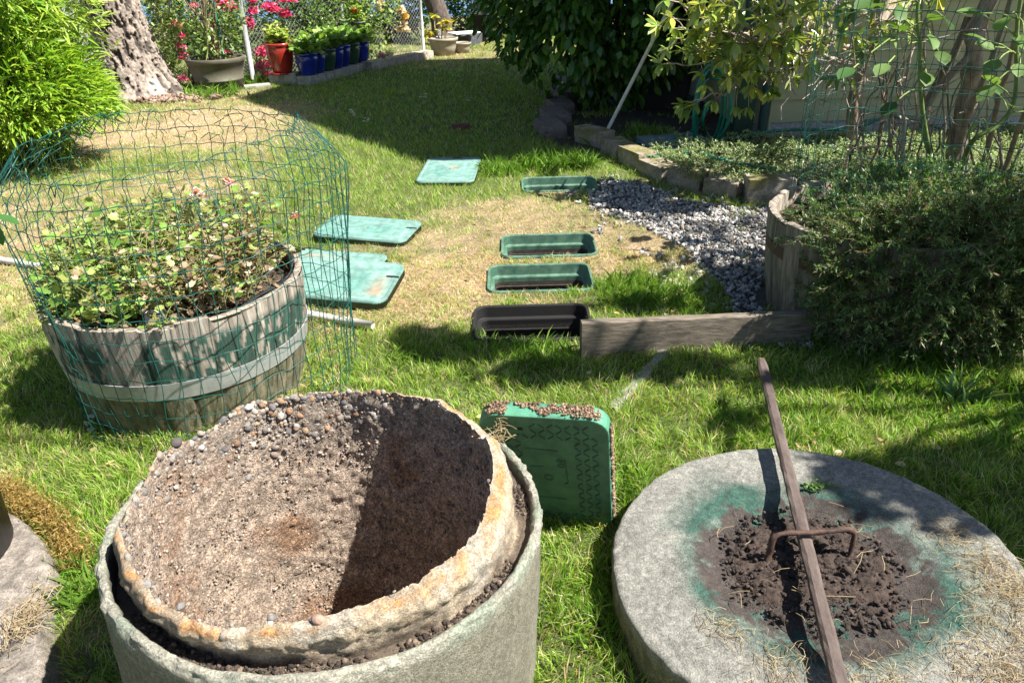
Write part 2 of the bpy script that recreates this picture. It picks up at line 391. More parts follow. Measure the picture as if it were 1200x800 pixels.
Fq = Fq[~inbox(cen, -.012) & (np.hypot(cen[:, 0]-RC[0], cen[:, 1]-RC[1]) > .385)]
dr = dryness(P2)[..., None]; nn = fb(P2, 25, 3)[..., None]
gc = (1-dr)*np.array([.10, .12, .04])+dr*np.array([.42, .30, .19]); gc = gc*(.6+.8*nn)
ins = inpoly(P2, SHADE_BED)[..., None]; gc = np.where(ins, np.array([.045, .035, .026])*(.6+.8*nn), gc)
ins = inpoly(P2, GRAV)[..., None]; gc = np.where(ins, np.array([.10, .095, .09])*(.6+.8*nn), gc)
ins = inpoly(P2, BED)[..., None]; gc = np.where(ins, np.array([.10, .075, .05])*(.6+.8*nn), gc)
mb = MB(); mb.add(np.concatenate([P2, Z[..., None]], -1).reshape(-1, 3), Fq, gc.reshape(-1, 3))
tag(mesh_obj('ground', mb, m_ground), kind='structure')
mb = MB(); mb.add([(-400, 20, -.28), (400, 20, -.28), (400, 700, -.28), (-400, 700, -.28)], np.array([[0, 1, 2, 3]]))
tag(mesh_obj('water', mb, m_water), kind='structure')

# ------------------------------------------------------------------ grass
FLATLIDS = []   # filled below: (centre, axis, half w, half l)
def flat(px, rot, w=.50, l=.34): c = G(*px)[:2]; FLATLIDS.append((c, rot, w/2, l/2)); return c
A_c = np.array([-.785, 3.96]); 
FLATLIDS = [((-.785, 3.95), R_(-13), .27, .17), ((-.90, 3.42), R_(-14), .27, .17), ((-.80, 3.17), R_(-10), .27, .185), ((-.40, 5.19), R_(-3), .20, .29)]
def excluded(P):
    e = inbox(P, .0) | inpoly(P, SHADE_BED) & (fb(P, 6, 41) < .62) | inpoly(P, SLAB)
    e |= np.hypot(P[:, 0]-RC[0], P[:, 1]-RC[1]) < .41
    e |= np.hypot(P[:, 0]-LC[0], P[:, 1]-LC[1]) < .40
    e |= np.hypot(P[:, 0]-BC[0], P[:, 1]-BC[1]) < .37
    e |= np.hypot(P[:, 0]-B2[0], P[:, 1]-B2[1]) < .40
    e |= (P[:, 0] > 1.9) & (P[:, 1] > 5.9)
    e |= inpoly(P, GRAV) & (fb(P, 7, 43) < .74)
    e |= inpoly(P, BED)
    for c, a, hw, hl in FLATLIDS:
        q = P-np.array(c); x = q[:, 0]*math.cos(a)+q[:, 1]*math.sin(a); y = -q[:, 0]*math.sin(a)+q[:, 1]*math.cos(a)
        e |= (np.abs(x) < hw-.01) & (np.abs(y) < hl-.01)
    e |= (np.hypot(P[:, 0]+4.2, P[:, 1]-9.1) < .62)
    return e
def blades(mb, x0, x1, y0, y1, dens, Lm, Wm, seg=2):
    n = int((x1-x0)*(y1-y0)*dens); P = np.stack([rng.uniform(x0, x1, n), rng.uniform(y0, y1, n)], -1)
    P = P[np.abs(P[:, 0]) < .86*P[:, 1]+1.3]
    P = P[~excluded(P)]
    tuf = fb(P, 16, 51, 2); P = P[rng.uniform(size=len(P)) < .35+1.1*tuf]; n = len(P)
    d = dryness(P); n1 = fb(P, 14, 61, 2); n2 = fb(P, 5, 71)
    L = Lm*(.55+.9*n1*(1-.45*d))*rng.uniform(.5, 1.3, n)*(1-.35*d)
    az = 2*PI*(fb(P, 9, 81, 2)*2.2)+rng.normal(size=n)*1.0
    lean = np.clip(.35+.5*rng.uniform(size=n)+.5*d*rng.uniform(size=n), 0, 1.35)
    hd = np.stack([np.cos(az), np.sin(az)], -1)
    dead = rng.uniform(size=n) < np.clip(d*.95+.04, .17, .80)
    g = np.array([(.17, .31, .035), (.25, .40, .05), (.33, .48, .075), (.12, .23, .03), (.43, .52, .13)])
    gi = np.clip((rng.uniform(size=n)*3+2.6*(n2-.3)).astype(int), 0, 4)
    y = np.array([(.66, .54, .32), (.56, .41, .24), (.74, .64, .42), (.52, .46, .24), (.60, .39, .22)])[rng.integers(0, 5, n)]
    col = np.where(dead[:, None], y, g[gi])*(1+.15*rng.normal(size=(n, 1)))
    z = ground_z(P)-.004
    ph = rng.uniform(0, 2*PI, n); wv = np.stack([np.cos(ph), np.sin(ph), np.zeros(n)], -1)*(Wm*rng.uniform(.6, 1.3, n))[:, None]
    B = np.concatenate([P, z[:, None]], 1)
    m1 = B+np.concatenate([hd*(L*.45*np.sin(lean*.6))[:, None], (L*.5*np.cos(lean*.6))[:, None]], 1)
    tp = B+np.concatenate([hd*(L*np.sin(lean))[:, None], (L*np.cos(lean)*.92)[:, None]], 1)
    if seg == 2:
        V = np.stack([B-wv, B+wv, m1+wv*.8, m1-wv*.8, tp], 1); k = 5
        F4 = np.array([[0, 1, 2, 3]])[None]+(np.arange(n)*k)[:, None, None]; F3 = np.array([[3, 2, 4]])[None]+(np.arange(n)*k)[:, None, None]
        mb.add(V.reshape(-1, 3), [F4.reshape(-1, 4), F3.reshape(-1, 3)], np.repeat(col, k, 0))
    else:
        V = np.stack([B-wv, B+wv, tp], 1)
        mb.add(V.reshape(-1, 3), np.arange(n*3).reshape(-1, 3), np.repeat(col, 3, 0))
mb = MB()
blades(mb, -3.0, 3.1, .45, 2.2, 31000, .051, .0013)
blades(mb, -3.9, 4.0, 2.2, 3.6, 20000, .048, .0015)
blades(mb, -5.8, 5.4, 3.6, 6.2, 8500, .052, .0021, 1)
blades(mb, -7.5, 2.0, 6.2, 9.5, 3400, .055, .0034, 1)
blades(mb, -8, 2, 9.5, 15, 1400, .06, .0055, 1)
tag(mesh_obj('grass', mb, m_grass, smooth=False), 'uneven lawn, bright green in places and straw coloured where it dried out', 'grass', kind='stuff')

# taller loose grass tufts along the boxes' edge, plank and by the stone edging
mb = MB()
def tuft(c, r, n, L, cols=((.16, .30, .04), (.23, .38, .06), (.12, .22, .035)), Wd=.0018):
    a = rng.uniform(0, 2*PI, n); q = r*np.sqrt(rng.uniform(size=n)); P = np.stack([c[0]+q*np.cos(a), c[1]+q*np.sin(a), np.full(n, -.005)], -1)
    dr_ = nrm(np.stack([rng.normal(size=n)*.5, rng.normal(size=n)*.5, np.ones(n)], -1))
    leaves(mb, P, dr_, L*.72*rng.uniform(.4, 1.2, n), Wd, pick(cols, n), RIB, up=rng.normal(size=(n, 3)))
for p, r, n, L in (((640, 418), .12, 260, .085), (((600, 412)), .10, 160, .07), ((560, 402), .08, 120, .06), ((740, 345), .16, 500, .10), ((790, 355), .14, 400, .09), ((840, 400), .2, 300, .07), ((640, 195), .2, 420, .16), ((590, 200), .2, 400, .13), ((680, 195), .12, 250, .15),
                   ((910, 500), .2, 400, .08), ((1110, 470), .3, 900, .10), ((1000, 440), .3, 600, .08), ((480, 425), .1, 150, .07), ((700, 720), .12, 200, .09), ((620, 640), .08, 120, .07), ((330, 500), .1, 120, .08), ((90, 690), .09, 260, .10), ((100, 600), .15, 200, .06), ((720, 560), .1, 220, .08), ((760, 160), .2, 200, .14), ((705, 168), .15, 160, .14), ((250, 112), .3, 260, .2), ((300, 98), .2, 160, .18), ((740, 590), .07, 160, .08)):
    tuft(G(*p), r, n, L)
tuft(G(1125, 470), .05, 30, .16, ((.22, .33, .2), (.16, .28, .14)), .0035)
tag(mesh_obj('grass_tufts', mb, m_grass, smooth=False), 'longer grass growing in tufts round the openings, planters and stones', 'grass', kind='stuff')

# ------------------------------------------------------------------ concrete riser with its broken collar
ris = thing('concrete_riser', 'round concrete riser with a broken pebbly collar, largest thing in front', 'concrete riser', (RC[0], RC[1], 0))
def rw(V): return RC+V[..., 0:1]*RX+V[..., 1:2]*RY+V[..., 2:3]*RZ
seg = 300; a = np.linspace(0, 2*PI, seg, endpoint=False)
prof = [(.421, -.62), (.4215, -.45), (.421, -.3), (.4215, -.15), (.421, -.04), (.4205, -.012), (.416, -.003), (.411, 0), (.406, -.001), (.402, -.006), (.400, -.014), (.398, -.03), (.397, -.07), (.395, -.14)]
pr = []
for i in range(len(prof)-1):
    for k in range(4): pr.append(np.array(prof[i])+(np.array(prof[i+1])-np.array(prof[i]))*k/4)
pr.append(prof[-1]); pr = np.array(pr)
V = np.stack([pr[:, 0:1]*np.cos(a), pr[:, 0:1]*np.sin(a), np.repeat(pr[:, 1:2], seg, 1)], -1)
n1 = fb(V, 22, 101); n2 = fb(V, 90, 103, 2); rim = ss(-.05, -.005, V[..., 2])
rr = 1+((n1-.5)*.006+(n2-.5)*.012*rim)/.4
V[..., :2] *= rr[..., None]; V[..., 2] += (n2-.5)*.010*rim+(fb(V, 9, 105)-.5)*.008*rim
st = fb(V*np.array([1, 1, .25]), 10, 107)
cb = np.array([.225, .212, .158])*(.62+.7*st[..., None]); cb = cb*(1-.0*rim[..., None])+rim[..., None]*np.array([.12, .12, .11])
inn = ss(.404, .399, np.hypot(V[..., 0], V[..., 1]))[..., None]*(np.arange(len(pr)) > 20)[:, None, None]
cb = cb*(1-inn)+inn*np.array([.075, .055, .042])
mossy = (ss(.55, .68, fb(V, 14, 109))*rim)[..., None]*.35; cb = cb*(1-mossy)+mossy*np.array([.17, .28, .2])
crk = (np.abs(a[None]-R_(220)-.012*np.sin(V[..., 2]*70)) < .013) & (V[..., 2] < -.03) & (V[..., 2] > -.14); cb[crk] = (.03, .028, .02)
mb = MB(); f = grid_faces(len(pr), seg, False, True)[:, ::-1]; mb.add(rw(V).reshape(-1, 3), f, cb.reshape(-1, 3))
mesh_obj('outer_ring', mb, m_conc, ris)
IZ = .50; IC = np.array([-.426*(H-IZ), 1.262*(H-IZ), IZ]); IR = .341
seg = 420; a = np.linspace(0, 2*PI, seg, endpoint=False); ca, sa = np.cos(a), np.sin(a)
an = np.stack([ca, sa, 0*a], -1)
frontw = ss(.3, -.6, sa)                       # 1 on the near side
rimz = (fb(an, 3.2, 120)-.5)*.030+(fb(an, 11, 121)-.5)*.013+(fb(an, 34, 122)-.5)*.010
rimr = (fb(an, 4, 123)-.5)*.022+(fb(an, 15, 124)-.5)*.006
rimz = rimz-.012*frontw*np.exp(-((a-R_(262))/.25)**2)*.8
Irim = IC+np.stack([(IR+rimr)*ca, (IR+rimr)*sa, rimz], -1)
lft = ss(.15, -.9, ca)*ss(-.95, -.3, sa)
lft = ss(.15, -.9, ca)*ss(-.95, -.3, sa); led = -.028-.04*lft
def ringp(q, z): q = (q*np.ones(seg))[:, None]; return RC+q*ca[:, None]*RX+q*sa[:, None]*RY+z[:, None]*RZ
od = np.stack([ca, sa, 0*a], -1); foot = ringp(.368+.010*(fb(an, 7, 128)-.5), led); edge_ = ringp(.400, led+.004)
wide = (.006+.010*frontw+.012*ss(.2, .9, ca))[:, None]
ctr = [Irim, Irim+od*wide*.8+[0, 0, -.001], Irim*.72+foot*.28+od*wide*1.2, Irim*.38+foot*.62+od*wide*.5, foot, foot*.5+edge_*.5, edge_]
tk = np.array([0, .10, .32, .52, .68, .84, 1.0]); nj = 34; t = np.linspace(0, 1, nj); V = []
for q in t:
    k_ = min(max(int(np.searchsorted(tk, q, side='right'))-1, 0), 5); u_ = (q-tk[k_])/(tk[k_+1]-tk[k_]); V.append(ctr[k_]*(1-u_)+ctr[k_+1]*u_)
V = np.array(V); V[1:-1] = V[1:-1]*.5+V[:-2]*.25+V[2:]*.25; t = t[:, None, None]; outd = od[None]
disp = (fb(V, 30, 130)-.5)*.012+(fb(V, 110, 131, 2)-.5)*.008
V = V+outd*disp[..., None]*np.clip(t*4, 0, 1)
th2 = t[..., 0]; k1 = fb(V, 12, 132); k2 = fb(V, 45, 133, 2)
col = np.array([.43, .35, .25])*(.50+1.0*k2[..., None])
og = (np.exp(-((th2-.10-.22*(fb(an, 6, 134)-.4)[None])/.06)**2)*ss(.28, .5, fb(an, 5, 135))[None]*1.4); og = np.clip((og+.7*ss(.60, .75, k1)*(1-th2))*(.25+1.2*ss(.38, .62, k2)), 0, 1)[..., None]*.9
col = col*(1-og)+og*np.array([.46, .235, .085])
pale = (ss(.55, .7, fb(V, 16, 137))*.6)[..., None]; col = col*(1-pale)+pale*np.array([.46, .43, .37])
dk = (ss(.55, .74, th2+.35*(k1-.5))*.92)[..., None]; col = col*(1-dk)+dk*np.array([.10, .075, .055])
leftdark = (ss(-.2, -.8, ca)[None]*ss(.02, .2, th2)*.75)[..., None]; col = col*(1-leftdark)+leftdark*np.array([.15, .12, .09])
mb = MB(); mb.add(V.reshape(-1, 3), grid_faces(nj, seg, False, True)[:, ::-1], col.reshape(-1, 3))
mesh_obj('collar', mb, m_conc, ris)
# bowl
mb = MB()
nb = 110; tt = np.linspace(0, 1, nb)[:, None]
rad = (IR+rimr*(1-tt)**2)[...]*(1-.17*tt)*np.power(np.maximum(1-tt**9, 0), .5)
dep = .85*tt
V = np.stack([IC[0]+rad*ca, IC[1]+rad*sa, IZ+rimz*(1-tt)**3-dep], -1)
V[0] = Irim
rough = (fb(V, 38, 140, 2)-.5)*.012+(vn(V, 120, 141)-.5)*.009+(fb(V, 9, 142)-.5)*.014
V[1:] -= (np.stack([ca, sa, 0*a], -1)[None]*rough[..., None])[1:]
k = fb(V, 60, 143, 2); k1 = fb(V, 7, 144)
col = np.array([.46, .36, .28])*(.45+1.1*k[..., None])
rs = (ss(.52, .70, k1)*.7)[..., None]; col = col*(1-rs)+rs*np.array([.30, .155, .075])
gr = (ss(.22, .06, tt)*.55*ss(.0, .9, sa)[None])[..., None]; col = col*(1-gr)+gr*np.array([.26, .23, .19])*(.5+k[..., None])
mb.add(V.reshape(-1, 3), grid_faces(nb, seg, False, True), col.reshape(-1, 3))
mesh_obj('inner_wall', mb, m_aggr, ris)
# pebbles set in the concrete
def bowl_pt(an_, t_):
    r = IR*(1-.17*t_)*np.power(np.maximum(1-t_**9, 0), .5); i = (an_/(2*PI)*seg).astype(int) % seg
    r = r+rimr[i]*(1-t_)**2
    return np.stack([IC[0]+r*np.cos(an_), IC[1]+r*np.sin(an_), IZ+rimz[i]*(1-t_)**3-.85*t_], -1)
mb = MB(); n = 13000; aa = rng.uniform(0, 2*PI, n); t1 = rng.uniform(0, 1, n)**1.1*.75
P = bowl_pt(aa, t1); N = nrm(np.stack([-np.cos(aa), -np.sin(aa), .0*aa], -1))
s = .0011+.0030*rng.uniform(size=n)**4; S = np.stack([s*1.25, s, s*.8], -1)
PC = [(.36, .29, .23), (.27, .21, .17), (.42, .36, .30), (.17, .14, .12), (.38, .25, .16), (.3, .28, .26)]
rocks(mb, P+N*.0005, S, pick(PC, n, .2), flat=N)
n = 420; aa = rng.normal(R_(122), .55, n); t1 = rng.uniform(0, 1, n)**1.7*.17*(.5+.8*np.exp(-((aa-R_(130))/.5)**2)); t1 = np.abs(t1)
P = bowl_pt(aa % (2*PI), t1); N = nrm(np.stack([-np.cos(aa), -np.sin(aa), .25+0*aa], -1)); s = .0028+.0052*rng.uniform(size=n)**2
PC2 = [(.33, .29, .25), (.2, .19, .18), (.36, .24, .15), (.30, .24, .19), (.15, .14, .14), (.40, .36, .31), (.33, .19, .11), (.28, .25, .22)]
rocks(mb, P-N*.0015, np.stack([s*1.35, s*1.05, s*.75], -1), pick(PC2, n, .2), hi=True, jit=.05, flat=N)
n = 90; aa = rng.uniform(0, 2*PI, n); i = (aa/(2*PI)*seg).astype(int) % seg; s = (.0018+.0055*rng.uniform(size=n)**3)
P = Irim[i]+rng.normal(size=(n, 3))*.005-np.array([0, 0, .006]); rocks(mb, P, np.stack([s*1.3, s, s*.8], -1), pick(PC2+[(.5, .26, .1), (.5, .45, .36)], n, .2), hi=True, jit=.07)
P = np.array([bowl_pt(np.array([R_(128)]), np.array([.015]))[0]+[0, 0, .006], bowl_pt(np.array([R_(157)]), np.array([.0]))[0]+[-.006, 0, .005], bowl_pt(np.array([R_(283)]), np.array([.0]))[0]+[0, -.004, .0], bowl_pt(np.array([R_(150)]), np.array([.03]))[0]])
rocks(mb, P, np.array([(.011, .009, .007), (.015, .012, .008), (.012, .009, .007), (.010, .008, .006)]), np.array([(.55, .54, .52), (.1, .085, .08), (.38, .25, .19), (.4, .38, .36)]), hi=True, jit=.04, flat=True)
tag(mesh_obj('pebbles', mb, m_stone, ris), kind='stuff')
# crumbs of dirt in the gap
mb = MB(); n = 3400; aa = rng.uniform(0, 2*PI, n); q = .384+.009*rng.normal(size=n); q = np.clip(q, .366, .402)
lf_ = ss(.15, -.9, np.cos(aa))*ss(-.95, -.3, np.sin(aa)); P = RC+(q*np.cos(aa))[:, None]*RX+(q*np.sin(aa))[:, None]*RY+(-.026-.04*lf_-.004*rng.uniform(size=n)+.004)[:, None]*RZ
kp = fb(P, 14, 150) > .45; P = P[kp]; n = len(P); s = .0012+.005*rng.uniform(size=n)**4
rocks(mb, P, np.stack([s*1.2, s, s*.8], -1), pick([(.07, .05, .038), (.11, .08, .06), (.04, .03, .025), (.2, .15, .11)], n, .2), jit=.2)
tag(mesh_obj('dirt', mb, m_soil, ris), kind='stuff')
def straw(mb, P, L, cols, flatn=None, w_=.0007, k=3):
    for i in range(len(P)):
        d = rng.normal(size=3); d[2] *= .15; d /= np.linalg.norm(d); l = L*rng.uniform(.4, 1.3)
        b = rng.normal(size=3)*l*.12; b[2] = abs(b[2])
        pts = np.array([P[i]-d*l/2, P[i]+b, P[i]+d*l/2]); tube(mb, pts, w_, 3, cols[rng.integers(0, len(cols))], cap=False)
STRAW = [(.50, .40, .24), (.42, .32, .18), (.6, .5, .33), (.34, .25, .15)]
mb = MB(); p0 = RC+.33*RX+.26*RY; P = p0+np.array([0, 0, .012])+rng.normal(size=(46, 3))*.012; straw(mb, P, .03, STRAW)
tag(mesh_obj('straw_tuft', mb, m_grass), 'small wad of dry grass on the right rim of the big concrete riser', 'dry grass', kind='stuff')

# ------------------------------------------------------------------ concrete lid, lying on the grass
lid = thing('tank_cover', 'thick round concrete lid with green stained middle and rusty handle', 'tank cover', (LC[0], LC[1], 0))
def lw(V): return LC+V[..., 0:1]*LX+V[..., 1:2]*LY+V[..., 2:3]*LZ
seg = 360; a = np.linspace(0, 2*PI, seg, endpoint=False)
rs_ = np.concatenate([np.linspace(.004, .30, 60), np.linspace(.305, .448, 26), [.4525, .4555, .458, .459, .459, .459, .459, .457, .455, .44]])
zs_ = np.concatenate([np.zeros(86), [-.0015, -.004, -.009, -.018, -.04, -.07, -.10, -.125, -.15, -.18]])
V = np.stack([rs_[:, None]*np.cos(a), rs_[:, None]*np.sin(a), np.repeat(zs_[:, None], seg, 1)], -1)
rr = np.hypot(V[..., 0], V[..., 1])+.02*(fb(V, 9, 201)-.5)+.012*(fb(V, 30, 202)-.5)
V[..., 2] -= .022*ss(.285, .20, rr)-.004*(fb(V, 10, 203)-.5)
edge = ss(.43, .455, rs_)[:, None]; sc_ = 1+edge*((fb(V, 8, 204)-.5)*.018+(fb(V, 45, 205, 2)-.5)*.016); V[..., :2] *= sc_[..., None]
V[..., 2] += (fb(V, 60, 206, 2)-.5)*.003*ss(.3, .4, rs_)[:, None]
k = fb(V, 70, 207, 2); k1 = fb(V, 6, 208); cb = np.array([.26, .255, .225])*(.55+.6*k[..., None]+.4*fb(V, 7, 211)[..., None]-.1)
gs = np.clip(ss(.335, .265, rr)*(.60+.45*ss(.32, .66, fb(V, 12, 210)))+.5*ss(.56, .68, k1)*ss(.45, .3, rr), 0, 1)[..., None]
cb = cb*(1-gs)+gs*np.array([.038, .098, .074])*(.6+.8*k[..., None])
md = (ss(.285, .25, rr)*ss(.43, .52, .55*fb(V, 16, 214)+.45*fb(V, 70, 215, 2)+.10*ss(.26, .18, rr)))[..., None]*.93; cb = cb*(1-md)+md*np.array([.062, .046, .041])*(.55+.9*fb(V, 90, 216, 2)[..., None]); V[..., 2] += md[..., 0]*.0022*fb(V, 90, 217, 2)
side = ss(-.012, -.03, V[..., 2])[..., None]*(np.arange(len(rs_)) > 88)[:, None, None]; cb = cb*(1-side)+side*np.array([.19, .175, .11])*(.5+k[..., None])
mb = MB(); mb.add(lw(V).reshape(-1, 3), [grid_faces(len(rs_), seg, False, True), np.arange(seg)[None]], cb.reshape(-1, 3))
mesh_obj('slab', mb, m_conc, lid)
HL = G(906, 626, LC[2]+.066); HRt = G(1001, 620, LC[2]+.07); 
mb = MB(); dn_ = np.array([0, 0, -1.])
pts = [HL+dn_*.085+np.array([-.004, 0, 0]), HL+dn_*.05, HL+dn_*.018, HL+np.array([.006, 0, -.004]), HL+np.array([.02, .001, .001])]
for q in np.linspace(.2, .92, 7): pts.append(HL+(HRt-HL)*q+np.array([0, 0, .002*math.sin(q*9)]))
pts += [HRt+np.array([-.004, 0, -.003]), HRt+dn_*.012+np.array([.003, 0, 0]), HRt+dn_*.045+np.array([.004, -.002, 0]), HRt+dn_*.09+np.array([.004, -.004, 0])]
tube(mb, pts, .0072+.0022*rng.uniform(-1, 1, len(pts)), 8)
mesh_obj('handle', mb, m_rust, lid)
# soil heaped on it
mb = MB(); seg2 = 260; rr_ = np.linspace(.003, .285, 90); V = np.stack([rr_[:, None]*np.cos(a[:1]+np.linspace(0, 2*PI, seg2, endpoint=False)), rr_[:, None]*np.sin(np.linspace(0, 2*PI, seg2, endpoint=False)), np.zeros((90, seg2))], -1)
q = np.hypot(V[..., 0], V[..., 1])+.03*(fb(V, 7, 221)-.5)
hh = .013*ss(.225, .12, q)-.0245+.012*(fb(V, 13, 222)-.42)+.010*(fb(V, 55, 227, 3)-.5)*(1+ss(.2, .1, q))+.008*(fb(V, 40, 223, 2)-.5)+.008*(fb(V, 90, 224, 2)-.5)*ss(.23, .12, q)
bare = np.exp(-(((V[..., 0]+.015)/.085)**2+((V[..., 1]+.115)/.028)**2)); hh = hh-.03*bare-.02*ss(.05, .09, np.abs(q-.205))*0-.014*np.exp(-((q-.195)/.014)**2)
V[..., 2] = np.where(q > .275, -.04, hh)-.0005
cs = np.array([.055, .038, .030])*(.6+.9*fb(V, 50, 225, 2)[..., None]); pk = ss(.18, .22, q)[..., None]; cs = cs*(1-pk)+pk*np.array([.075, .054, .047])*(.6+.8*fb(V, 50, 226, 2)[..., None])
mb.add(lw(V).reshape(-1, 3), grid_faces(90, seg2, False, True), cs.reshape(-1, 3))
n = 3600; aa = rng.uniform(0, 2*PI, n); q = .205*rng.uniform(size=n)**.75; P = lw(np.stack([q*np.cos(aa), q*np.sin(aa), -.018+.013*rng.uniform(size=n)], -1)); s = .0010+.0070*rng.uniform(size=n)**8
rocks(mb, P, np.stack([s*1.3, s, s*.8], -1), pick([(.05, .035, .028), (.08, .055, .045), (.035, .025, .02)], n, .2))
n = 4; P = lw(np.stack([rng.uniform(-.02, .09, n), rng.uniform(-.04, .10, n), np.full(n, .006)], -1)); s = rng.uniform(.006, .012, n)
rocks(mb, P, np.stack([s*1.3, s, s*.8], -1), pick([(.05, .035, .028), (.065, .045, .036)], n, .15), hi=True, jit=.15)
tag(mesh_obj('soil', mb, m_soil), 'dark crumbly soil heaped in the middle of the concrete lid', 'soil', kind='stuff')
mb = MB(); P = []
for (x, y, r, n) in ((.35, .06, .03, 110), (.37, -.06, .04, 230), (.34, -.20, .055, 330), (.22, -.31, .055, 240), (.0, -.33, .05, 200), (-.17, -.27, .035, 120), (-.25, -.17, .025, 70), (.25, -.33, .06, 280), (.40, -.13, .03, 160), (-.02, -.4, .04, 80)):
    P.append(np.stack([rng.normal(x, r, n), rng.normal(y, r, n), .002+.006*rng.uniform(size=n)], -1))
P = np.concatenate(P); P = P[np.hypot(P[:, 0], P[:, 1]) < .45]; straw(mb, lw(P), .032, STRAW+[(.3, .2, .12), (.68, .6, .45)], w_=.00052)
P = rng.uniform(-.2, .2, (26, 3)); P[:, 2] = .012; straw(mb, lw(P), .05, STRAW, w_=.0009)
tag(mesh_obj('grass_clippings', mb, m_grass), 'dry straw coloured grass clippings scattered over the concrete lid', 'grass clippings', kind='stuff')
mb = MB(); c0 = G(958, 571, LC[2]+.004); n = 60; P = c0+np.stack([rng.normal(0, .018, n), rng.normal(0, .008, n), np.abs(rng.normal(0, .004, n))], -1)
leaves(mb, P, rdir(n, 0, .7), .012, .004, pick([(.08, .17, .03), (.12, .22, .05)], n), OVAL)
tag(mesh_obj('weed', mb, m_leaf, base=c0), 'tiny green weed sprouting on the concrete lid beside the bar', 'weed')
mb = MB(); c0 = G(1132, 768, LC[2]+.004); leaves(mb, np.array([c0, c0+[.008, .006, .002]]), np.array([(1, .2, .2), (.5, .7, .3)]), .022, .008, [(.5, .22, .06)], OVAL)
tag(mesh_obj('dead_leaf', mb, m_leaf, base=c0), 'small orange brown leaf on straw at the lid\'s near right', 'leaf')

# ------------------------------------------------------------------ iron bar pushed under the handle
A = G(891.5, 421, LC[2]+.045); B = G(996, 850, LC[2]+.038)
ax = nrm(B-A); Xs = nrm(np.cross(ax, (0, 0, 1))); Zs = np.cross(Xs, ax)
mb = MB(); ln = np.linalg.norm(B-A); NS = 60; VV = []
for i in range(NS):
    s = i/(NS-1); hw = .0145*min(1, .68+s*9) ; hw = hw*(1+.03*math.sin(s*23)); cc = A+(B-A)*s
    ring_ = []
    for (u, v) in ((-1, -.55), (-.62, -1), (.62, -1), (1, -.6), (1, .55), (.55, .9), (-.55, .9), (-1, .55)):
        ring_.append(cc+Xs*u*hw*(1+.05*rng.normal())+Zs*v*hw*.9*(1+.05*rng.normal()))
    VV.append(ring_)
mb.add(np.array(VV).reshape(-1, 3), [grid_faces(NS, 8, False, True), np.arange(8)[::-1][None], (np.arange(8)+(NS-1)*8)[None]])
o = mesh_obj('iron_bar', mb, m_rod, smooth=False, base=A); tag(o, 'long rusty brown square bar lying across the round concrete lid', 'bar')

# ------------------------------------------------------------------ plastic box covers
def rrect(w_, l_, r, n=7):
    P = []
    for cx, cy, a0 in ((w_/2-r, l_/2-r, 0), (-w_/2+r, l_/2-r, 90), (-w_/2+r, -l_/2+r, 180), (w_/2-r, -l_/2+r, 270)):
        for k in range(n): t0 = R_(a0+90*k/(n-1)); P.append((cx+r*math.cos(t0), cy+r*math.sin(t0)))
    return np.array(P)
def loft(mb, loops, tr, col=None, cap=True):
    """loops: list of (outline (k,2), z)"""
    k = len(loops[0][0]); V = np.concatenate([np.concatenate([L, np.full((k, 1), z)], 1) for L, z in loops])
    Fs = [grid_faces(len(loops), k, False, True)]
    if cap: Fs += [np.arange(k)[::-1][None], (np.arange(k)+(len(loops)-1)*k)[None]]
    mb.add(tr(V), Fs, col)
def ridge(mb, x0, y0, x1, y1, wd, z, h, tr, col):
    d = nrm(np.array([x1-x0, y1-y0])); n_ = np.array([-d[1], d[0]])*wd/2; a_ = np.array([x0, y0]); b_ = np.array([x1, y1])
    V = np.array([[*(a_-n_), z], [*(b_-n_), z], [*(b_+n_), z], [*(a_+n_), z], [*(a_-n_*.5), z+h], [*(b_-n_*.5), z+h], [*(b_+n_*.5), z+h], [*(a_+n_*.5), z+h]])
    mb.add(tr(V), np.array([(0, 1, 5, 4), (1, 2, 6, 5), (2, 3, 7, 6), (3, 0, 4, 7), (4, 5, 6, 7)]), col)
# the one standing on edge: tread side towards us
lw_, ll_ = .315, .475
ctop = np.array([.063, 1.440, .432]); cbot = np.array([.108, 1.580, -.03])
U = nrm(ctop-cbot); X0 = np.array([.975, -.19, 0]); X0 = nrm(X0-U*(X0@U)); N0 = np.cross(X0, U)
ll_ = np.linalg.norm(ctop-cbot); c0 = (ctop+cbot)/2
st = thing('box_cover', 'green ribbed plastic box cover standing upright against the concrete riser', 'box cover', (cbot[0], cbot[1], 0))
def stt(V): return c0+V[:, 0:1]*X0+V[:, 1:2]*U+V[:, 2:3]*N0
mb = MB(); cg = (.045, .115, .062)
loft(mb, [(rrect(lw_-.03, ll_-.03, .04), -.043), (rrect(lw_-.006, ll_-.006, .05), -.045), (rrect(lw_, ll_, .053), -.04), (rrect(lw_, ll_, .053), -.006), (rrect(lw_-.004, ll_-.004, .051), -.001), (rrect(lw_-.010, ll_-.010, .048), 0)], stt, cg)
mb.c[-1] = np.array(mb.c[-1]); kk = 28; mb.c[-1][:kk*5] = (.07, .24, .15); mb.c[-1][kk*5:] = (.06, .15, .085)
gx = np.arange(-.13, .135, .021); gy = np.arange(-.21, .215, .021)
for i, x in enumerate(gx):
    for j, y in enumerate(gy):
        if abs(x) > .060 or y > ll_/2-.085 or y < -ll_/2+.085:
            if (abs(x) > .115 and abs(y) > .185) or math.hypot(x+.055, y-.195) < .02: continue
            dx, dy = (.0065, .0065) if (i+j) % 2 else (.0065, -.0065)
            ridge(mb, x-dx, y-dy, x+dx, y+dy, .0032, 0, .003, stt, (.035, .085, .05))  # ridges coloured darker than the plate, standing in for their shadow lines
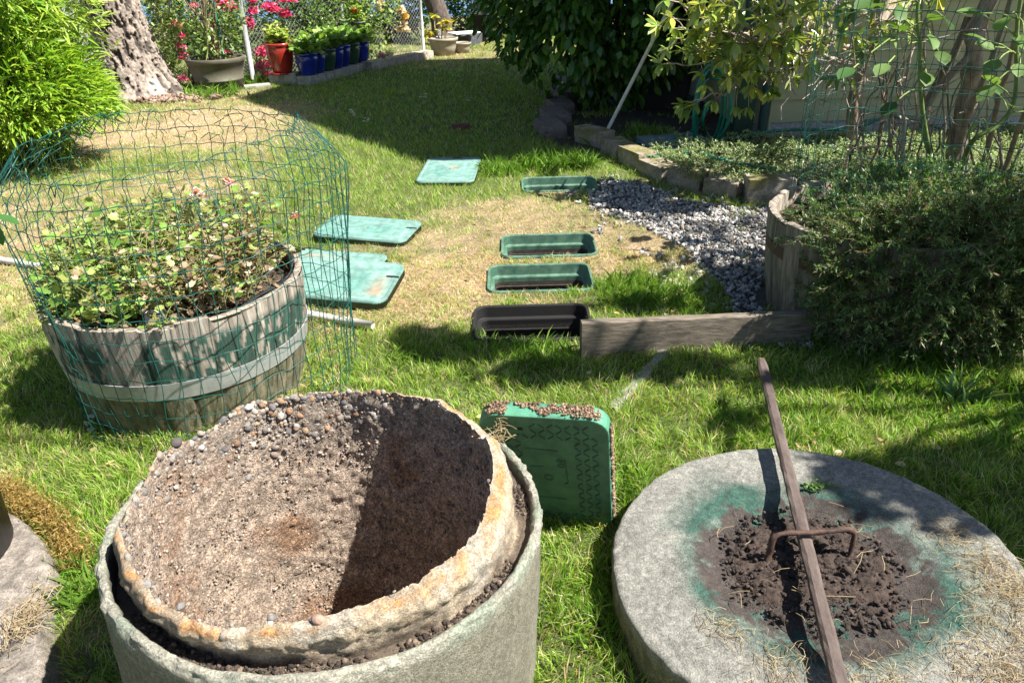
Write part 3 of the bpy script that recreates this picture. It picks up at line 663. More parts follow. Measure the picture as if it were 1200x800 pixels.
for x0, y0, x1, y1 in ((-.05, .12, .03, .115), (.045, .08, .048, -.02), (.048, -.02, .04, -.02), (-.045, .045, -.01, .048), (-.05, -.09, .04, -.095)): ridge(mb, x0, y0, x1, y1, .0024, 0, .002, stt, (.035, .085, .05))
for (cx, cy, rx, ry) in ((0, 0, .011, .011), (.032, .075, .007, .005), (.034, .055, .008, .006)):
    q = np.linspace(0, 2*PI, 18); V = np.stack([cx+rx*np.cos(q), cy+ry*np.sin(q), np.full(18, .0006)], -1); tube(mb, stt(V), .0015, 4, (.035, .085, .05), cap=False)
hx, hy = -.055, .195; V = rrect(.013, .010, .002, 3)+np.array([hx, hy]); loft(mb, [(V, .0004), (V, .0012)], stt, (.004, .006, .005))
mesh_obj('plate', mb, m_lid, st, smooth=False)
mb = MB(); P = []
n = 3200; x = rng.uniform(-lw_/2+.02, lw_/2, n); zz = rng.uniform(-.04, -.004, n); P1 = np.stack([x, ll_/2+.001+.004*rng.uniform(size=n)-.03*ss(.11, .155, np.abs(x))**1.5, zz], -1); P1 = P1[fb(P1, 26, 260) > .50]
y = rng.uniform(-ll_/2+.03, ll_/2-.04, n); P3 = np.stack([lw_/2+.001+.004*rng.uniform(size=n), y, rng.uniform(-.04, -.006, n)], -1); P3 = P3[fb(P3, 26, 261) > .42]
P = stt(np.concatenate([P1, P3])); n = len(P); s = .0008+.0030*rng.uniform(size=n)**4
rocks(mb, P, np.stack([s*1.3, s, s], -1), pick([(.2, .13, .09), (.13, .085, .06), (.34, .22, .14), (.4, .3, .19)], n, .2))
straw(mb, P[rng.integers(0, n, 120)], .02, STRAW, w_=.0006)
tag(mesh_obj('dirt', mb, m_soil, st), kind='stuff')
# four lying on the lawn
def flat_cover(c, rot, w_, l_, z0, tilt, label, dirt, notch=(1, .25)):
    t = thing('box_cover', label, 'box cover', (c[0], c[1], 0), 'box covers laid on the lawn')
    ca_, sa_ = math.cos(rot), math.sin(rot)
    Xa = np.array([ca_, sa_, tilt[0]]); Ya = np.array([-sa_, ca_, tilt[1]]); Na = nrm(np.cross(Xa, Ya)); o_ = np.array([c[0], c[1], z0])
    def tr(V): return o_+V[:, 0:1]*Xa+V[:, 1:2]*Ya+V[:, 2:3]*Na
    mb = MB(); cl = (.145, .275, .24)
    loft(mb, [(rrect(w_-.02, l_-.02, .05), -.042), (rrect(w_, l_, .055), -.04), (rrect(w_, l_, .055), -.010)], tr, (.03, .07, .05))
    # top surface as a fine grid so that its wear is part of it
    ks = np.linspace(1, 0.02, 40); R0 = rrect(w_, l_, .055, 12); kk = len(R0); V = []
    for q in ks: V.append(np.concatenate([R0*q, np.zeros((kk, 1))], 1))
    V = np.array([np.concatenate([R0, np.full((kk, 1), -.012)], 1), np.concatenate([rrect(w_-.004, l_-.004, .053, 12), np.full((kk, 1), -.002)], 1)]+V[0:0]+[np.concatenate([rrect(w_-.012, l_-.012, .05, 12)*1.0*(q), np.zeros((kk, 1))], 1) for q in ks])
    fr = np.concatenate([[1, 1], ks])
    V[..., 2] -= (.0015*np.exp(-((fr-.90)/.012)**2))[:, None]
    n_ = fb(V+np.array([c[0]*9, c[1]*9, 0]), 11, 270); n2_ = fb(V+np.array([c[0]*9, 0, 0]), 40, 271)
    cc_ = np.array(cl)*(.78+.45*n_[..., None])
    pl = ss(.52, .72, n2_)[..., None]*.4; cc_ = cc_*(1-pl)+pl*np.array([.30, .44, .38])
    dk = (ss(.6, .75, fb(V+c[0], 8, 272))*.5)[..., None]; cc_ = cc_*(1-dk)+dk*np.array([.06, .22, .17])
    ddx = V[..., 0]-dirt[0]*w_/2; ddy = V[..., 1]-dirt[1]*l_/2; dd = (np.exp(-(ddx**2+ddy**2)/.0012)*(.5+n2_))[..., None]; dd = np.clip(dd, 0, .9); cc_ = cc_*(1-dd)+dd*np.array([.33, .22, .14])
    edge_ = (fr > .97)[:, None, None]; cc_ = np.where(edge_, cc_*.8, cc_)
    mb.add(tr(V.reshape(-1, 3)), [grid_faces(len(V), kk, False, True), (np.arange(kk)+(len(V)-1)*kk)[None]], cc_.reshape(-1, 3))
    # raised band and worn raised marks
    z = .0002
    for x0, y0, x1, y1 in ((-.13, -.018, .09, -.018), (-.13, -.045, .09, -.045), (-.13, -.018, -.14, -.045), (.09, -.018, .10, -.045)): ridge(mb, x0, y0, x1, y1, .0025, z, .0012, tr, (.16, .34, .29))
    for x in np.arange(-.115, .085, .013):
        if rng.uniform() < .8: ridge(mb, x, -.037, x+rng.uniform(.0, .006), -.025, .002, z, .0011, tr, (.15, .33, .28))
    mesh_obj('plate', mb, m_lid, t, smooth=True)
    mb = MB(); s = notch; nx, ny = s[0]*(w_/2-.03), s[1]*l_/2; V = rrect(.062, .016, .007, 4)+np.array([nx, ny]); loft(mb, [(V, -.001), (V, .0012)], tr, (.012, .012, .01) if s[0]*dirt[0] < 2 else (.3, .2, .1))
    mesh_obj('lift_notch', mb, m_soil, t, smooth=False)
flat_cover((-.785, 3.95), R_(-13), .54, .34, .045, (-.03, .01), 'faded green box cover, farthest of the three lying beside the half barrel', (.9, -.1))
flat_cover((-.90, 3.44), R_(-14), .52, .34, .040, (0, .0), 'faded green box cover partly tucked under another beside the half barrel', (-.5, .4))
flat_cover((-.79, 3.175), R_(-10), .54, .37, .072, (-.04, .10), 'faded green box cover lying on top of another, nearest the half barrel', (.75, -.5))
flat_cover((-.405, 5.185), R_(-4), .40, .60, .035, (0, .02), 'square faded green box cover alone on the lawn near the shaded grass', (.2, .1), notch=(.1, .93))

# ------------------------------------------------------------------ valve boxes sunk in the lawn
def valve_box(cx, cy, mat, label, group, dirtcol, depth=.30):
    t = thing('valve_box', label, 'valve box', (cx, cy, 0), group)
    o_ = np.array([cx, cy, .012])
    def tr(V): return o_+V
    mb = MB(); w_, l_ = BW, BL
    loops = [(rrect(w_-.006, l_-.006, .058), -depth), (rrect(w_, l_, .06), -.05), (rrect(w_, l_, .06), .0), (rrect(w_-.006, l_-.006, .057), .006), (rrect(w_-.022, l_-.022, .05), .006), (rrect(w_-.028, l_-.028, .047), .001),
             (rrect(w_-.034, l_-.034, .044), -.045), (rrect(w_-.038, l_-.038, .043), -.048), (rrect(w_-.064, l_-.064, .034), -.049), (rrect(w_-.068, l_-.068, .032), -.054), (rrect(w_-.066, l_-.066, .033), -.075)]
    loft(mb, loops, tr, cap=False)
    mesh_obj('body', mb, mat, t, smooth=False)
    mb = MB(); loft(mb, [(rrect(w_-.066, l_-.066, .033), -.075), (rrect(w_-.062, l_-.062, .034), -.13), (rrect(w_-.05, l_-.05, .04), -depth)], tr, (.075, .06, .045) if dirtcol[0] > .035 else (.02, .018, .016), cap=False)
    for z in (-.10, -.15, -.20): # inner ribs
        L1 = rrect(w_-.064, l_-.064, .033); L2 = rrect(w_-.074, l_-.074, .03); loft(mb, [(L1, z+.004), (L2, z+.002), (L2, z-.002), (L1, z-.004)], tr, (.06, .05, .038) if dirtcol[0] > .035 else (.02, .018, .016), cap=False)
    mesh_obj('lower_wall', mb, m_soil, t, smooth=False)
    mb = MB(); V = np.stack(np.meshgrid(np.linspace(-w_/2+.01, w_/2-.01, 30), np.linspace(-l_/2+.01, l_/2-.01, 20), indexing='ij'), -1); zz = -depth+.05+.05*fb(V+cx, 9, 300)
    mb.add(tr(np.concatenate([V, zz[..., None]], -1).reshape(-1, 3)), grid_faces(30, 20), dirtcol); s = rng.uniform(.005, .014, 120); P = tr(np.stack([rng.uniform(-.2, .2, 120), rng.uniform(-.12, .12, 120), np.full(120, -depth+.085)], -1))
    rocks(mb, P, np.stack([s*1.3, s, s*.8], -1), pick([(.06, .045, .035), (.1, .08, .06)], 120)); mesh_obj('soil_bottom', mb, m_soil, t)
VG = 'green valve boxes sunk in the lawn'
valve_box(*BOXES[0][0], m_blackp, 'open black box sunk in the grass beside the end of the plank', None, (.03, .022, .018))
valve_box(*BOXES[1][0], m_box, 'open green box in the lawn, next beyond the black one', VG, (.06, .045, .035), .26)
valve_box(*BOXES[2][0], m_box, 'open green box in the lawn, middle one of the three green', VG, (.04, .03, .022))
valve_box(*BOXES[3][0], m_box, 'open green box at the gravel\'s edge, farthest from the plank', VG, (.05, .04, .03), .22)

# ------------------------------------------------------------------ plank, pipes
p0 = np.array([.262, 2.49, 0]); p1 = np.array([1.16, 2.555, 0]); dd = nrm(p1-p0); nn_ = np.array([-dd[1], dd[0], 0]); L = np.linalg.norm(p1-p0)
mb = MB(); nu = 60; prof = [(-.02, -.05), (-.021, .0), (-.021, .06), (-.021, .12), (-.019, .150), (-.015, .154), (.0, .155), (.015, .154), (.02, .150), (.021, .1), (.021, -.05)]
V = np.array([[p0+dd*L*i/(nu-1)+nn_*x+np.array([0, 0, z-.018*i/(nu-1)]) for x, z in prof] for i in range(nu)]); V += (fb(V*np.array([.3, 1, 1]), 40, 310)[..., None]-.5)*.004
mb.add(V.reshape(-1, 3), [grid_faces(nu, len(prof))[:, ::-1], np.arange(len(prof))[None], (np.arange(len(prof))+(nu-1)*len(prof))[::-1][None]])
tag(mesh_obj('plank', mb, m_wood, smooth=False, base=p0), 'weathered grey plank on edge between the black box and planter', 'plank')
a_ = G(-30, 299, .02); b_ = G(437, 381, .02); mb = MB(); pts = curve(a_, b_, n=14, wob=.001); tube(mb, pts, .0165, 14)
tag(mesh_obj('pipe', mb, m_pvc, base=(a_+b_)/2), 'thin white plastic pipe lying on the lawn behind the half barrel', 'pipe')
a_ = G(781, 409, .012); b_ = G(716, 480, .010); dd = nrm(b_-a_); nn_ = np.cross(dd, (0, 0, 1)); mb = MB()
V = np.array([[a_+(b_-a_)*s+nn_*x*(1+.2*math.sin(s*17))+np.array([0, 0, z]) for x, z in ((-.021, -.03), (-.02, .004), (-.012, .010), (.012, .011), (.02, .004), (.021, -.03))] for s in np.linspace(0, 1, 24)]); V += (fb(V, 50, 320)[..., None]-.5)*.006
mb.add(V.reshape(-1, 3), [grid_faces(24, 6)[:, ::-1]], (.30, .28, .24)); tag(mesh_obj('concrete_strip', mb, m_conc, base=(a_+b_)/2), 'narrow pale strip half buried in the grass in front of plank', 'strip')

# ------------------------------------------------------------------ half barrel on the left
def half_barrel(B, Rt, Rb, h, label, paint, seed, open_=True, rot=0.0):
    t = thing('barrel_planter', label, 'planter', (B[0], B[1], 0))
    ns = 26; per = 16; seg = ns*per; a = np.linspace(0, 2*PI, seg, endpoint=False)+rot; nz = 80; z = np.linspace(-.01, h, nz)
    r = Rb+(Rt-Rb)*np.sin(z/h*PI*.5)**.9 if True else 0
    r = np.where(z < 0, Rb, Rb+(Rt-Rb)*np.sin(np.clip(z/h, 0, 1)*PI*.5)**.9)
    ph = (np.arange(seg) % per)/per; gap = np.exp(-(np.minimum(ph, 1-ph)/.05)**2)*(.35+.65*(np.abs(np.sin((np.arange(seg)//per)*2.3)) > .5)); sid = (np.arange(seg)//per)
    so_ = np.random.default_rng(seed).normal(size=ns)
    Rr = r[:, None]-.005*gap[None]+.0022*so_[sid][None]; hz = h+.006*so_[(sid*7) % ns]
    V = np.stack([Rr*np.cos(a), Rr*np.sin(a), np.repeat(z[:, None], seg, 1)], -1); V[-1, :, 2] = hz; V[-2, :, 2] = hz-.006
    V[..., :2] *= (1+.006*(fb(V*np.array([1, 1, .15]), 45, seed)-.5))[..., None]
    k1 = fb(V*np.array([1, 1, .35]), 16, seed+1); k2 = fb(V*np.array([1, 1, .12]), 60, seed+2, 2)
    wood = np.array([.37, .325, .27])*(.55+.75*k2[..., None])*(1+.10*so_[sid])[None, :, None]
    if paint:
        k3 = fb(V*np.array([1, 1, .3]), 85, seed+7, 2); pm = ss(.475, .515, .62*k1+.38*k3+.03*so_[sid][None]); pm = pm*ss(h-.015, h-.05, V[..., 2]+.03*k1); pm = pm*ss(.0, .06, V[..., 2]); col = wood*(1-pm[..., None])+pm[..., None]*np.array([.028, .068, .05])*(.6+.9*k3[..., None])
        low = ss(h*.46, h*.40, V[..., 2])[..., None]*.75; col = col*(1-low)+low*np.array([.155, .135, .075])*(.7+.6*k2[..., None])
    else: col = wood*.55
    gp = (gap[None]*.6)[..., None]; col = col*(1-gp)+gp*np.array([.03, .025, .018])
    mb = MB(); mb.add(V.reshape(-1, 3)+B, grid_faces(nz, seg, False, True)[:, ::-1], col.reshape(-1, 3))
    # top edge and inner wall
    th = .028; rin = r[-1]-th
    W_ = [V[-1]]
    for rr_, dz in ((r[-1]-.004, .002), (rin+.003, .001), (rin, -.004), (rin-.004, -.06), (rin-.012, -.11)):
        W_.append(np.stack([rr_*np.cos(a), rr_*np.sin(a), hz+dz], -1))
    W_ = np.array(W_); cw = np.array([.36, .31, .25])*(.6+.6*fb(W_, 60, seed+3)[..., None])
    mb.add(W_.reshape(-1, 3)+B, grid_faces(len(W_), seg, False, True)[:, ::-1], cw.reshape(-1, 3)); mesh_obj('staves', mb, m_barrel, t)
    return t, r, z, rin
t, r_b, z_b, rin = half_barrel(BC, .427, .372, .42, 'half barrel planter with peeling green paint inside a wire cage', True, 400)
def hoop(t, B, r, z, z0, z1, name='hoop', mat=None):
    mb = MB(); r0, r1 = [np.interp(q, z, r) for q in (z0, z1)]
    for pr_ in ([(r0+.0005, z0), (r0+.0038, z0+.0003)], [(r0+.0038, z0+.0003), (r1+.0038, z1-.0003)], [(r1+.0038, z1-.0003), (r1+.0005, z1)]): lathe(mb, pr_, 160, B)
    mesh_obj(name, mb, mat or m_steel, t)
hoop(t, BC, r_b, z_b, .165, .226)
mb = MB(); a = np.linspace(0, 2*PI, 140, endpoint=False); W_ = []
for q, (rr_, z) in enumerate(((rin+.004, .419), (rin-.004, .423), (rin-.008, .40), (rin-.013, .36), (rin-.02, .30))):
    wb = .006*np.sin(a*7+q)+.004*np.sin(a*17+2*q); zz = z+(.012*np.sin(a*2+1.0)+.006*np.sin(a*9))*(q < 3)
    W_.append(np.stack([(rr_+wb*(q > 0))*np.cos(a), (rr_+wb*(q > 0))*np.sin(a), zz], -1))
mb.add(np.array(W_).reshape(-1, 3)+BC, grid_faces(5, 140, False, True)[:, ::-1]); mesh_obj('liner', mb, m_darkp, t)
def soil_disc(t, B, R1, z, seed):
    mb = MB(); rr_ = np.linspace(.002, R1, 30); a = np.linspace(0, 2*PI, 90, endpoint=False); V = np.stack([rr_[:, None]*np.cos(a), rr_[:, None]*np.sin(a), np.zeros((30, 90))], -1); V[..., 2] = z+.035*(fb(V, 9, seed)-.5)+.02*(fb(V, 40, seed+1)-.5)
    mb.add(V.reshape(-1, 3)+B, [grid_faces(30, 90, False, True), np.arange(90)[None]], (.07, .05, .037)); n = 700; aa = rng.uniform(0, 2*PI, n); q = R1*np.sqrt(rng.uniform(size=n)); s = .003+.008*rng.uniform(size=n)**3
    rocks(mb, np.stack([q*np.cos(aa), q*np.sin(aa), np.full(n, z+.008)], -1)+B, np.stack([s*1.3, s, s*.7], -1), pick([(.09, .065, .045), (.05, .035, .025), (.2, .14, .09)], n)); mesh_obj('potting_soil', mb, m_soil, t)
soil_disc(t, BC, rin-.012, .362, 410)
# geranium in it
gp = thing('geranium_plant', 'yellowing geranium with dried brown leaves growing in the caged barrel', 'plant', (BC[0], BC[1], .36))
mbs = MB(); mbl = MB(); mbd = MB()
for i in range(270):
    q = .30*math.sqrt(rng.uniform()); aa = rng.uniform(0, 2*PI); x0 = np.array([q*math.cos(aa), q*math.sin(aa)])
    h_ = rng.uniform(.09, .36)*(1-.30*(q/.3)**2); out_ = x0*rng.uniform(.1, .5)+rng.normal(size=2)*.035+np.array([-.03, 0])
    b0 = BC+np.array([x0[0], x0[1], .355]); tp = b0+np.array([out_[0], out_[1], h_]); pts = curve(b0, tp, n=6, wob=.006); tube(mbs, pts, [.0032, .003, .0027, .0024, .002, .0015], 4, ((.20, .17, .09) if x0[0] > .02 else (.14, .19, .06)))
    brown = np.clip(.52+.9*(x0[0]+.02)/.3+.2*rng.normal(), .12, .95); nl = rng.integers(11, 21)
    for k_ in range(nl):
        s = rng.uniform(.35, 1); p = b0+(tp-b0)*s; dq = rdir(1, -.1, .8)[0]; pe = p+dq*rng.uniform(.02, .055); tube(mbs, [p, (p+pe)/2+[0, 0, .004], pe], .0011, 3, (.22, .24, .09), cap=False)
        L_ = rng.uniform(.014, .034)
        if rng.uniform() < brown*(1.25-s*.7): leaves(mbd, pe[None], (dq+[0, 0, -.6])[None], L_*.9, L_*.34, pick([(.42, .32, .19), (.30, .2, .11), (.56, .45, .30), (.2, .13, .08), (.34, .26, .16)], 1), LOBE, spread=1.5)
        else: leaves(mbl, pe[None], (dq*np.array([1, 1, .3]))[None], L_, L_*.52, pick([(.22, .37, .07), (.30, .44, .10), (.15, .28, .05), (.37, .45, .14), (.34, .35, .10)], 1, .12), LOBE, spread=.8)
for i in range(26):   # shoots hanging over the left rim
    aa = R_(rng.uniform(150, 235)); b0 = BC+np.array([.30*math.cos(aa), .30*math.sin(aa), .38]); tp = b0+np.array([.17*math.cos(aa)*rng.uniform(.3, 1), .12*math.sin(aa)*rng.uniform(.2, 1), rng.uniform(-.02, .13)]); tube(mbs, curve(b0, tp, sag=-.02, n=5), .002, 4, (.16, .2, .07))
    for k_ in range(9):
        p = b0+(tp-b0)*rng.uniform(.4, 1)+rng.normal(size=3)*.016; L_ = rng.uniform(.018, .034); leaves(mbl, p[None], rdir(1, -.2, .5), L_, L_*.52, pick([(.26, .38, .08), (.34, .45, .13), (.18, .3, .06)], 1), LOBE, spread=.4)
for i in range(26):   # bare dead stalks
    q = .28*math.sqrt(rng.uniform()); aa = rng.uniform(-1.2, 1.5); b0 = BC+np.array([q*math.cos(aa), q*math.sin(aa), .36]); tube(mbs, curve(b0, b0+rdir(1, .3, .95)[0]*rng.uniform(.1, .26), n=5, wob=.008), .0018, 3, (.36, .28, .18))
mesh_obj('stems', mbs, m_twig, gp); mesh_obj('leaves', mbl, m_leaf, gp); mesh_obj('dried_leaves', mbd, m_leaf, gp)
def blossom(parent, c, r, cols, n, name='flower', L=.014):
    mb = MB(); P = c+rdir(n, -.3, 1)*r*rng.uniform(.5, 1, (n, 1)); leaves(mb, P, rdir(n, -.1, 1), L, L*.5, pick(cols, n, .1), OVAL, spread=1.0); return mesh_obj(name, mb, m_petal, parent)
for (px, py, y) in ((268, 216, 2.50), (231, 229, 2.45), (346, 254, 2.55)):
    p = D(px, py, y); blossom(gp, p, .019, [(.72, .38, .34), (.75, .5, .42), (.66, .3, .26)], 60 if px < 300 else 24)
    mb = MB(); tube(mb, curve(p-[0, 0, .15], p, n=4, wob=.003), .0015, 4, (.2, .22, .1)); mesh_obj('flower_stalk', mb, m_twig, gp)
mb = MB(); p = D(182, 374, 2.10); U_ = nrm(np.array([.0, .25, 1.])); X_ = np.array([1., .1, 0]); 
def tt_(V): return p+V[:, 0:1]*X_+V[:, 1:2]*U_+V[:, 2:3]*np.cross(X_, U_)
loft(mb, [(rrect(.062, .062, .02), 0), (rrect(.062, .062, .02), .0014)], tt_, (.62, .64, .66)); tg = thing('plant_tag', 'small pale plant tag with tiny barcode at the barrel\'s front rim', 'plant tag', p); mesh_obj('card', mb, m_tagm, tg, smooth=False)
mb = MB(); xx = -.018
while xx < .022: wd = rng.uniform(.0006, .002); V = np.array([(xx, .012), (xx+wd, .012), (xx+wd, .020), (xx, .020)]); loft(mb, [(V, .0016), (V, .0020)], tt_, (.08, .08, .1)); xx += wd+rng.uniform(.0006, .0016)
mesh_obj('barcode', mb, m_tagm, tg, smooth=False)
# ------------------------------------------------------------------ wire cages
def cage(B, z1, Rf, nv, nz, label, seed, rad=.00145, topmess=True, z0=.02):
    g = np.random.default_rng(seed); mb = MB(); cen = np.array([B[0], B[1], 0])
    ph = g.uniform(0, 6, 6)
    def pos(a, z):
        zz = z/z1; r = Rf(z, a)+.010*math.sin(3*a+ph[0]+z*3)+.007*math.sin(7*a+ph[1]-z*6)+.004*math.sin(15*a+ph[2]+z*11)
        if topmess:
            tpp = max(0, (zz-.84)/.16); r -= .085*tpp**1.5*(1+.6*math.sin(2*a+ph[3])+.3*math.sin(5*a+ph[4]))
        dz = (.018*math.sin(2*a+ph[5])+.008*math.sin(6*a+ph[0]))*zz
        aj = a+.012*math.sin(z*22+a*3)+.015*math.sin(z*9+a*8+ph[2])
        return cen+np.array([r*math.cos(aj), r*math.sin(aj), z+dz])
    zl = np.linspace(z0, z1, nz); al = np.linspace(0, 2*PI, nv, endpoint=False)
    for z in zl: tube(mb, [pos(a, z+.003*math.sin(a*30+z*9)) for a in np.linspace(0, 2*PI, 160)], rad, 4, cap=False)
    for i, a in enumerate(al):
        pts = []
        for z in np.linspace(z0-.01, z1*(1 if not topmess else 1), nz*3):
            p = pos(a, z)
            if topmess and z > z1*.80: # kinks where the wires were bent
                k_ = math.sin(z*150+i*1.7); p = p+np.array([-math.sin(a), math.cos(a), 0])*.010*k_*((z/z1-.8)/.2)
            pts.append(p)
        if topmess and i % 2 == 0: e = pts[-1]; pts += [e+np.array([-.02*math.sin(a), .02*math.cos(a), .012]), e+np.array([-.028*math.sin(a), .028*math.cos(a), -.008])]
        tube(mb, pts, rad, 4, cap=False)
    if topmess:
        for i in range(46):
            a = g.uniform(0, 2*PI); z = z1*g.uniform(.86, 1.0); p = [pos(a+.045*k_+.02*g.normal(), z+.022*g.normal()) for k_ in range(4)]; tube(mb, p, rad, 4, cap=False)
    o = mesh_obj('wire_cage', mb, m_wire, base=cen); tag(o, label, 'wire cage'); return o
cage((-1.075, 2.40), .90, lambda z, a: .485+.045*z/.9, 62, 14, 'round green wire mesh cage standing round the peeling half barrel', 5)
cage((1.90, 3.12), 2.3, lambda z, a: .62, 52, 24, 'tall green wire mesh cage above the rosemary bush on the right', 6, topmess=False, z0=.32)

# ------------------------------------------------------------------ right half barrel with rosemary
t2, r2, z2, rin2 = half_barrel(B2, .425, .38, .42, 'grey half barrel planter buried under rosemary next to the gravel', False, 450)
hoop(t2, B2, r2, z2, .27, .315, mat=m_rust)
soil_disc(t2, B2, rin2, .36, 455)
def sprigs(mbs, mbl, P, Dd, L, nl, ll, lw, cols, T=NEED, stemcol=(.16, .12, .07), sr_=.0018, droop=.3, up=None):
    n = len(P)
    for i in range(n):
        d = nrm(Dd[i]); l = L*rng.uniform(.6, 1.3); e = P[i]+d*l; e[2] -= droop*l*rng.uniform(0, 1); m_ = (P[i]+e)/2+np.array([0, 0, .15*l])
        s = np.linspace(0, 1, 6)[:, None]; pts = (1-s)**2*P[i]+2*s*(1-s)*m_+s*s*e; tube(mbs, pts, [sr_, sr_*.9, sr_*.8, sr_*.7, sr_*.6, sr_*.4], 3, stemcol, cap=False)
        q = rng.uniform(.15, 1, nl)[:, None]; pp = (1-q)**2*P[i]+2*q*(1-q)*m_+q*q*e; tint = .6+.9*fb(P[i]*1.0, 6, 77)+.25*rng.uniform(); tg_ = nrm(2*(1-q)*(m_-P[i])+2*q*(e-m_)); dr_ = nrm(tg_*.75+rdir(nl)*.8)
        leaves(mbl, pp, dr_, ll*rng.uniform(.6, 1.2, nl), lw, pick(cols, nl, .15)*tint, T, up=up)
ro_ = thing('rosemary_bush', 'dark rosemary bush spilling over the grey half barrel to the lawn', 'bush', (1.7, 2.9, 0))
mbs = MB(); mbl = MB()
n = 1500; d = rdir(n, -.6, 1); cen = np.array([1.70, 2.86, .27]); sc3 = np.array([.58, .50, .26]); P = cen+d*sc3*rng.uniform(.62, 1.0, (n, 1))*(1+.35*(fb(d*1.0, 2.2, 500)[:, None]-.5)); kp = (P[:, 2] > .02) & ~((P[:, 0] < 1.30) & (P[:, 2] < .36)); P = P[kp]; d = d[kp]
sprigs(mbs, mbl, P, d*np.array([1, 1, .7])+rng.normal(size=d.shape)*.35+np.array([0, 0, .25]), .12, 34, .024, .0026, [(.065, .14, .04), (.10, .19, .055), (.15, .26, .08), (.05, .10, .04)], T=NEED, stemcol=(.13, .10, .055))
for i in range(260):
    p = cen+rdir(1, -.6, .6)[0]*sc3*.9; tube(mbs, curve(np.array([p[0], p[1], max(.02, p[2]-.15)]), p+rng.normal(size=3)*.08, n=6, wob=.012), .0025, 3, (.2, .15, .09), cap=False)
n = 2300; d = rdir(n, -.8, 1); P = np.array([1.66, 2.56, .27])+d*np.array([.60, .27, .31])*rng.uniform(.6, 1.0, (n, 1)); P = P[(P[:, 2] > .02) & (P[:, 0] > 1.09+.12*fb(P, 9, 505)+.05*(P[:, 2] < .3))]
d = nrm(P-np.array([1.8, 2.75, .1])); sprigs(mbs, mbl, P, d+rng.normal(size=d.shape)*.4, .12, 34, .024, .0026, [(.07, .14, .04), (.10, .19, .055), (.16, .26, .08), (.05, .10, .04), (.22, .17, .10)], T=NEED, stemcol=(.17, .12, .07))
mesh_obj('stems', mbs, m_twig, ro_); mesh_obj('leaves', mbl, m_leaf, ro_)
rb_ = thing('low_shrub', 'sunlit light green low shrub at the right edge beside the rosemary', 'shrub', (2.25, 2.72, 0))
mbs = MB(); mbl = MB(); n = 420; d = rdir(n, -.1, 1); P = np.array([2.22, 2.62, .10])+d*np.array([.42, .26, .2])*rng.uniform(.5, 1, (n, 1)); P = P[P[:, 2] > .01]
sprigs(mbs, mbl, P, rdir(len(P), 0, 1)+np.array([0, 0, .3]), .10, 24, .02, .0026, [(.16, .25, .07), (.22, .30, .10), (.11, .18, .05), (.3, .28, .14)]); mesh_obj('stems', mbs, m_twig, rb_); mesh_obj('leaves', mbl, m_leaf, rb_)

# ------------------------------------------------------------------ gravel, edging stones, bed
mb = MB(); lo, hi = GRAV.min(0), GRAV.max(0); n = 19000; P = rng.uniform(lo-.12, hi+.12, (n, 2)); ins = inpoly(P, GRAV); spill = fb(P, 7, 600) > .60
near = np.zeros(n, bool)
for k in range(len(GRAV)): near |= np.hypot(*(P-GRAV[k]).T) < .35
kp = (ins & (fb(P, 6, 601) > .22)) | (near & spill & (rng.uniform(size=n) < .35)); kp &= ~inbox(P, .02) & (np.hypot(P[:, 0]-B2[0], P[:, 1]-B2[1]) > .43); P = P[kp]; n = len(P)
s = .003+.0105*rng.uniform(size=n)**1.6; rocks(mb, np.concatenate([P, (ground_z(P)+.004+.010*rng.uniform(size=n))[:, None]], 1), np.stack([s*1.3, s*.95, s*.65], -1), pick([(.38, .375, .36), (.27, .265, .255), (.48, .475, .455), (.54, .53, .5), (.17, .17, .17), (.34, .28, .22)], n, .15), jit=.16)
tag(mesh_obj('gravel', mb, m_stone, smooth=False), 'loose blue grey crushed gravel between the lawn and the edging stones', 'gravel', kind='stuff')
def stone_block(c, L, Wd, h, rot, col, seed, name='edging_stone', label='', group=None, mat=None, moss=True, round_=.12, z0=0.):
    """rough block: a subdivided box pulled towards a rounded shape and roughened"""
    n = 20; q = np.linspace(-1, 1, n); U_, W_ = np.meshgrid(q, q, indexing='ij'); Fs = []; Vs = []; off = 0
    for ax_ in range(3):
        for sg in (-1, 1):
            A_ = np.zeros((n, n, 3)); A_[..., ax_] = sg; A_[..., (ax_+1) % 3] = U_; A_[..., (ax_+2) % 3] = W_; Vs.append(A_.reshape(-1, 3)); f_ = grid_faces(n, n); Fs.append((f_ if sg > 0 else f_[:, ::-1])+off); off += n*n
    V = np.concatenate(Vs); sph = nrm(V)*1.25; V = V*(1-round_)+sph*round_; V = V*np.array([L/2, Wd/2, h/2])
    nz_ = (fb(V+seed*3.1, 12, seed)-.5)*.03+(fb(V+seed*3.1, 45, seed+1)-.5)*.010; V = V+nrm(V)*nz_[:, None]*min(1, h/.1)
    k = fb(V+seed, 25, seed+2); cc = np.array(col)*(.6+.8*k[:, None])
    if moss: mo = (ss(.5, .62, fb(V+seed, 9, seed+3))*ss(-.2*h, .4*h, V[:, 2]))[:, None]*.8; cc = cc*(1-mo)+mo*np.array([.16, .15, .03])
    V[:, 2] += h/2+z0; x, y = V[:, 0].copy(), V[:, 1].copy(); V[:, 0] = c[0]+x*math.cos(rot)-y*math.sin(rot); V[:, 1] = c[1]+x*math.sin(rot)+y*math.cos(rot)
    mb = MB(); mb.add(V, np.concatenate(Fs), cc); o = mesh_obj(name, mb, mat or m_stone, base=(c[0], c[1], z0)); tag(o, label, 'stone' if 'stone' in name else 'block', group); return o
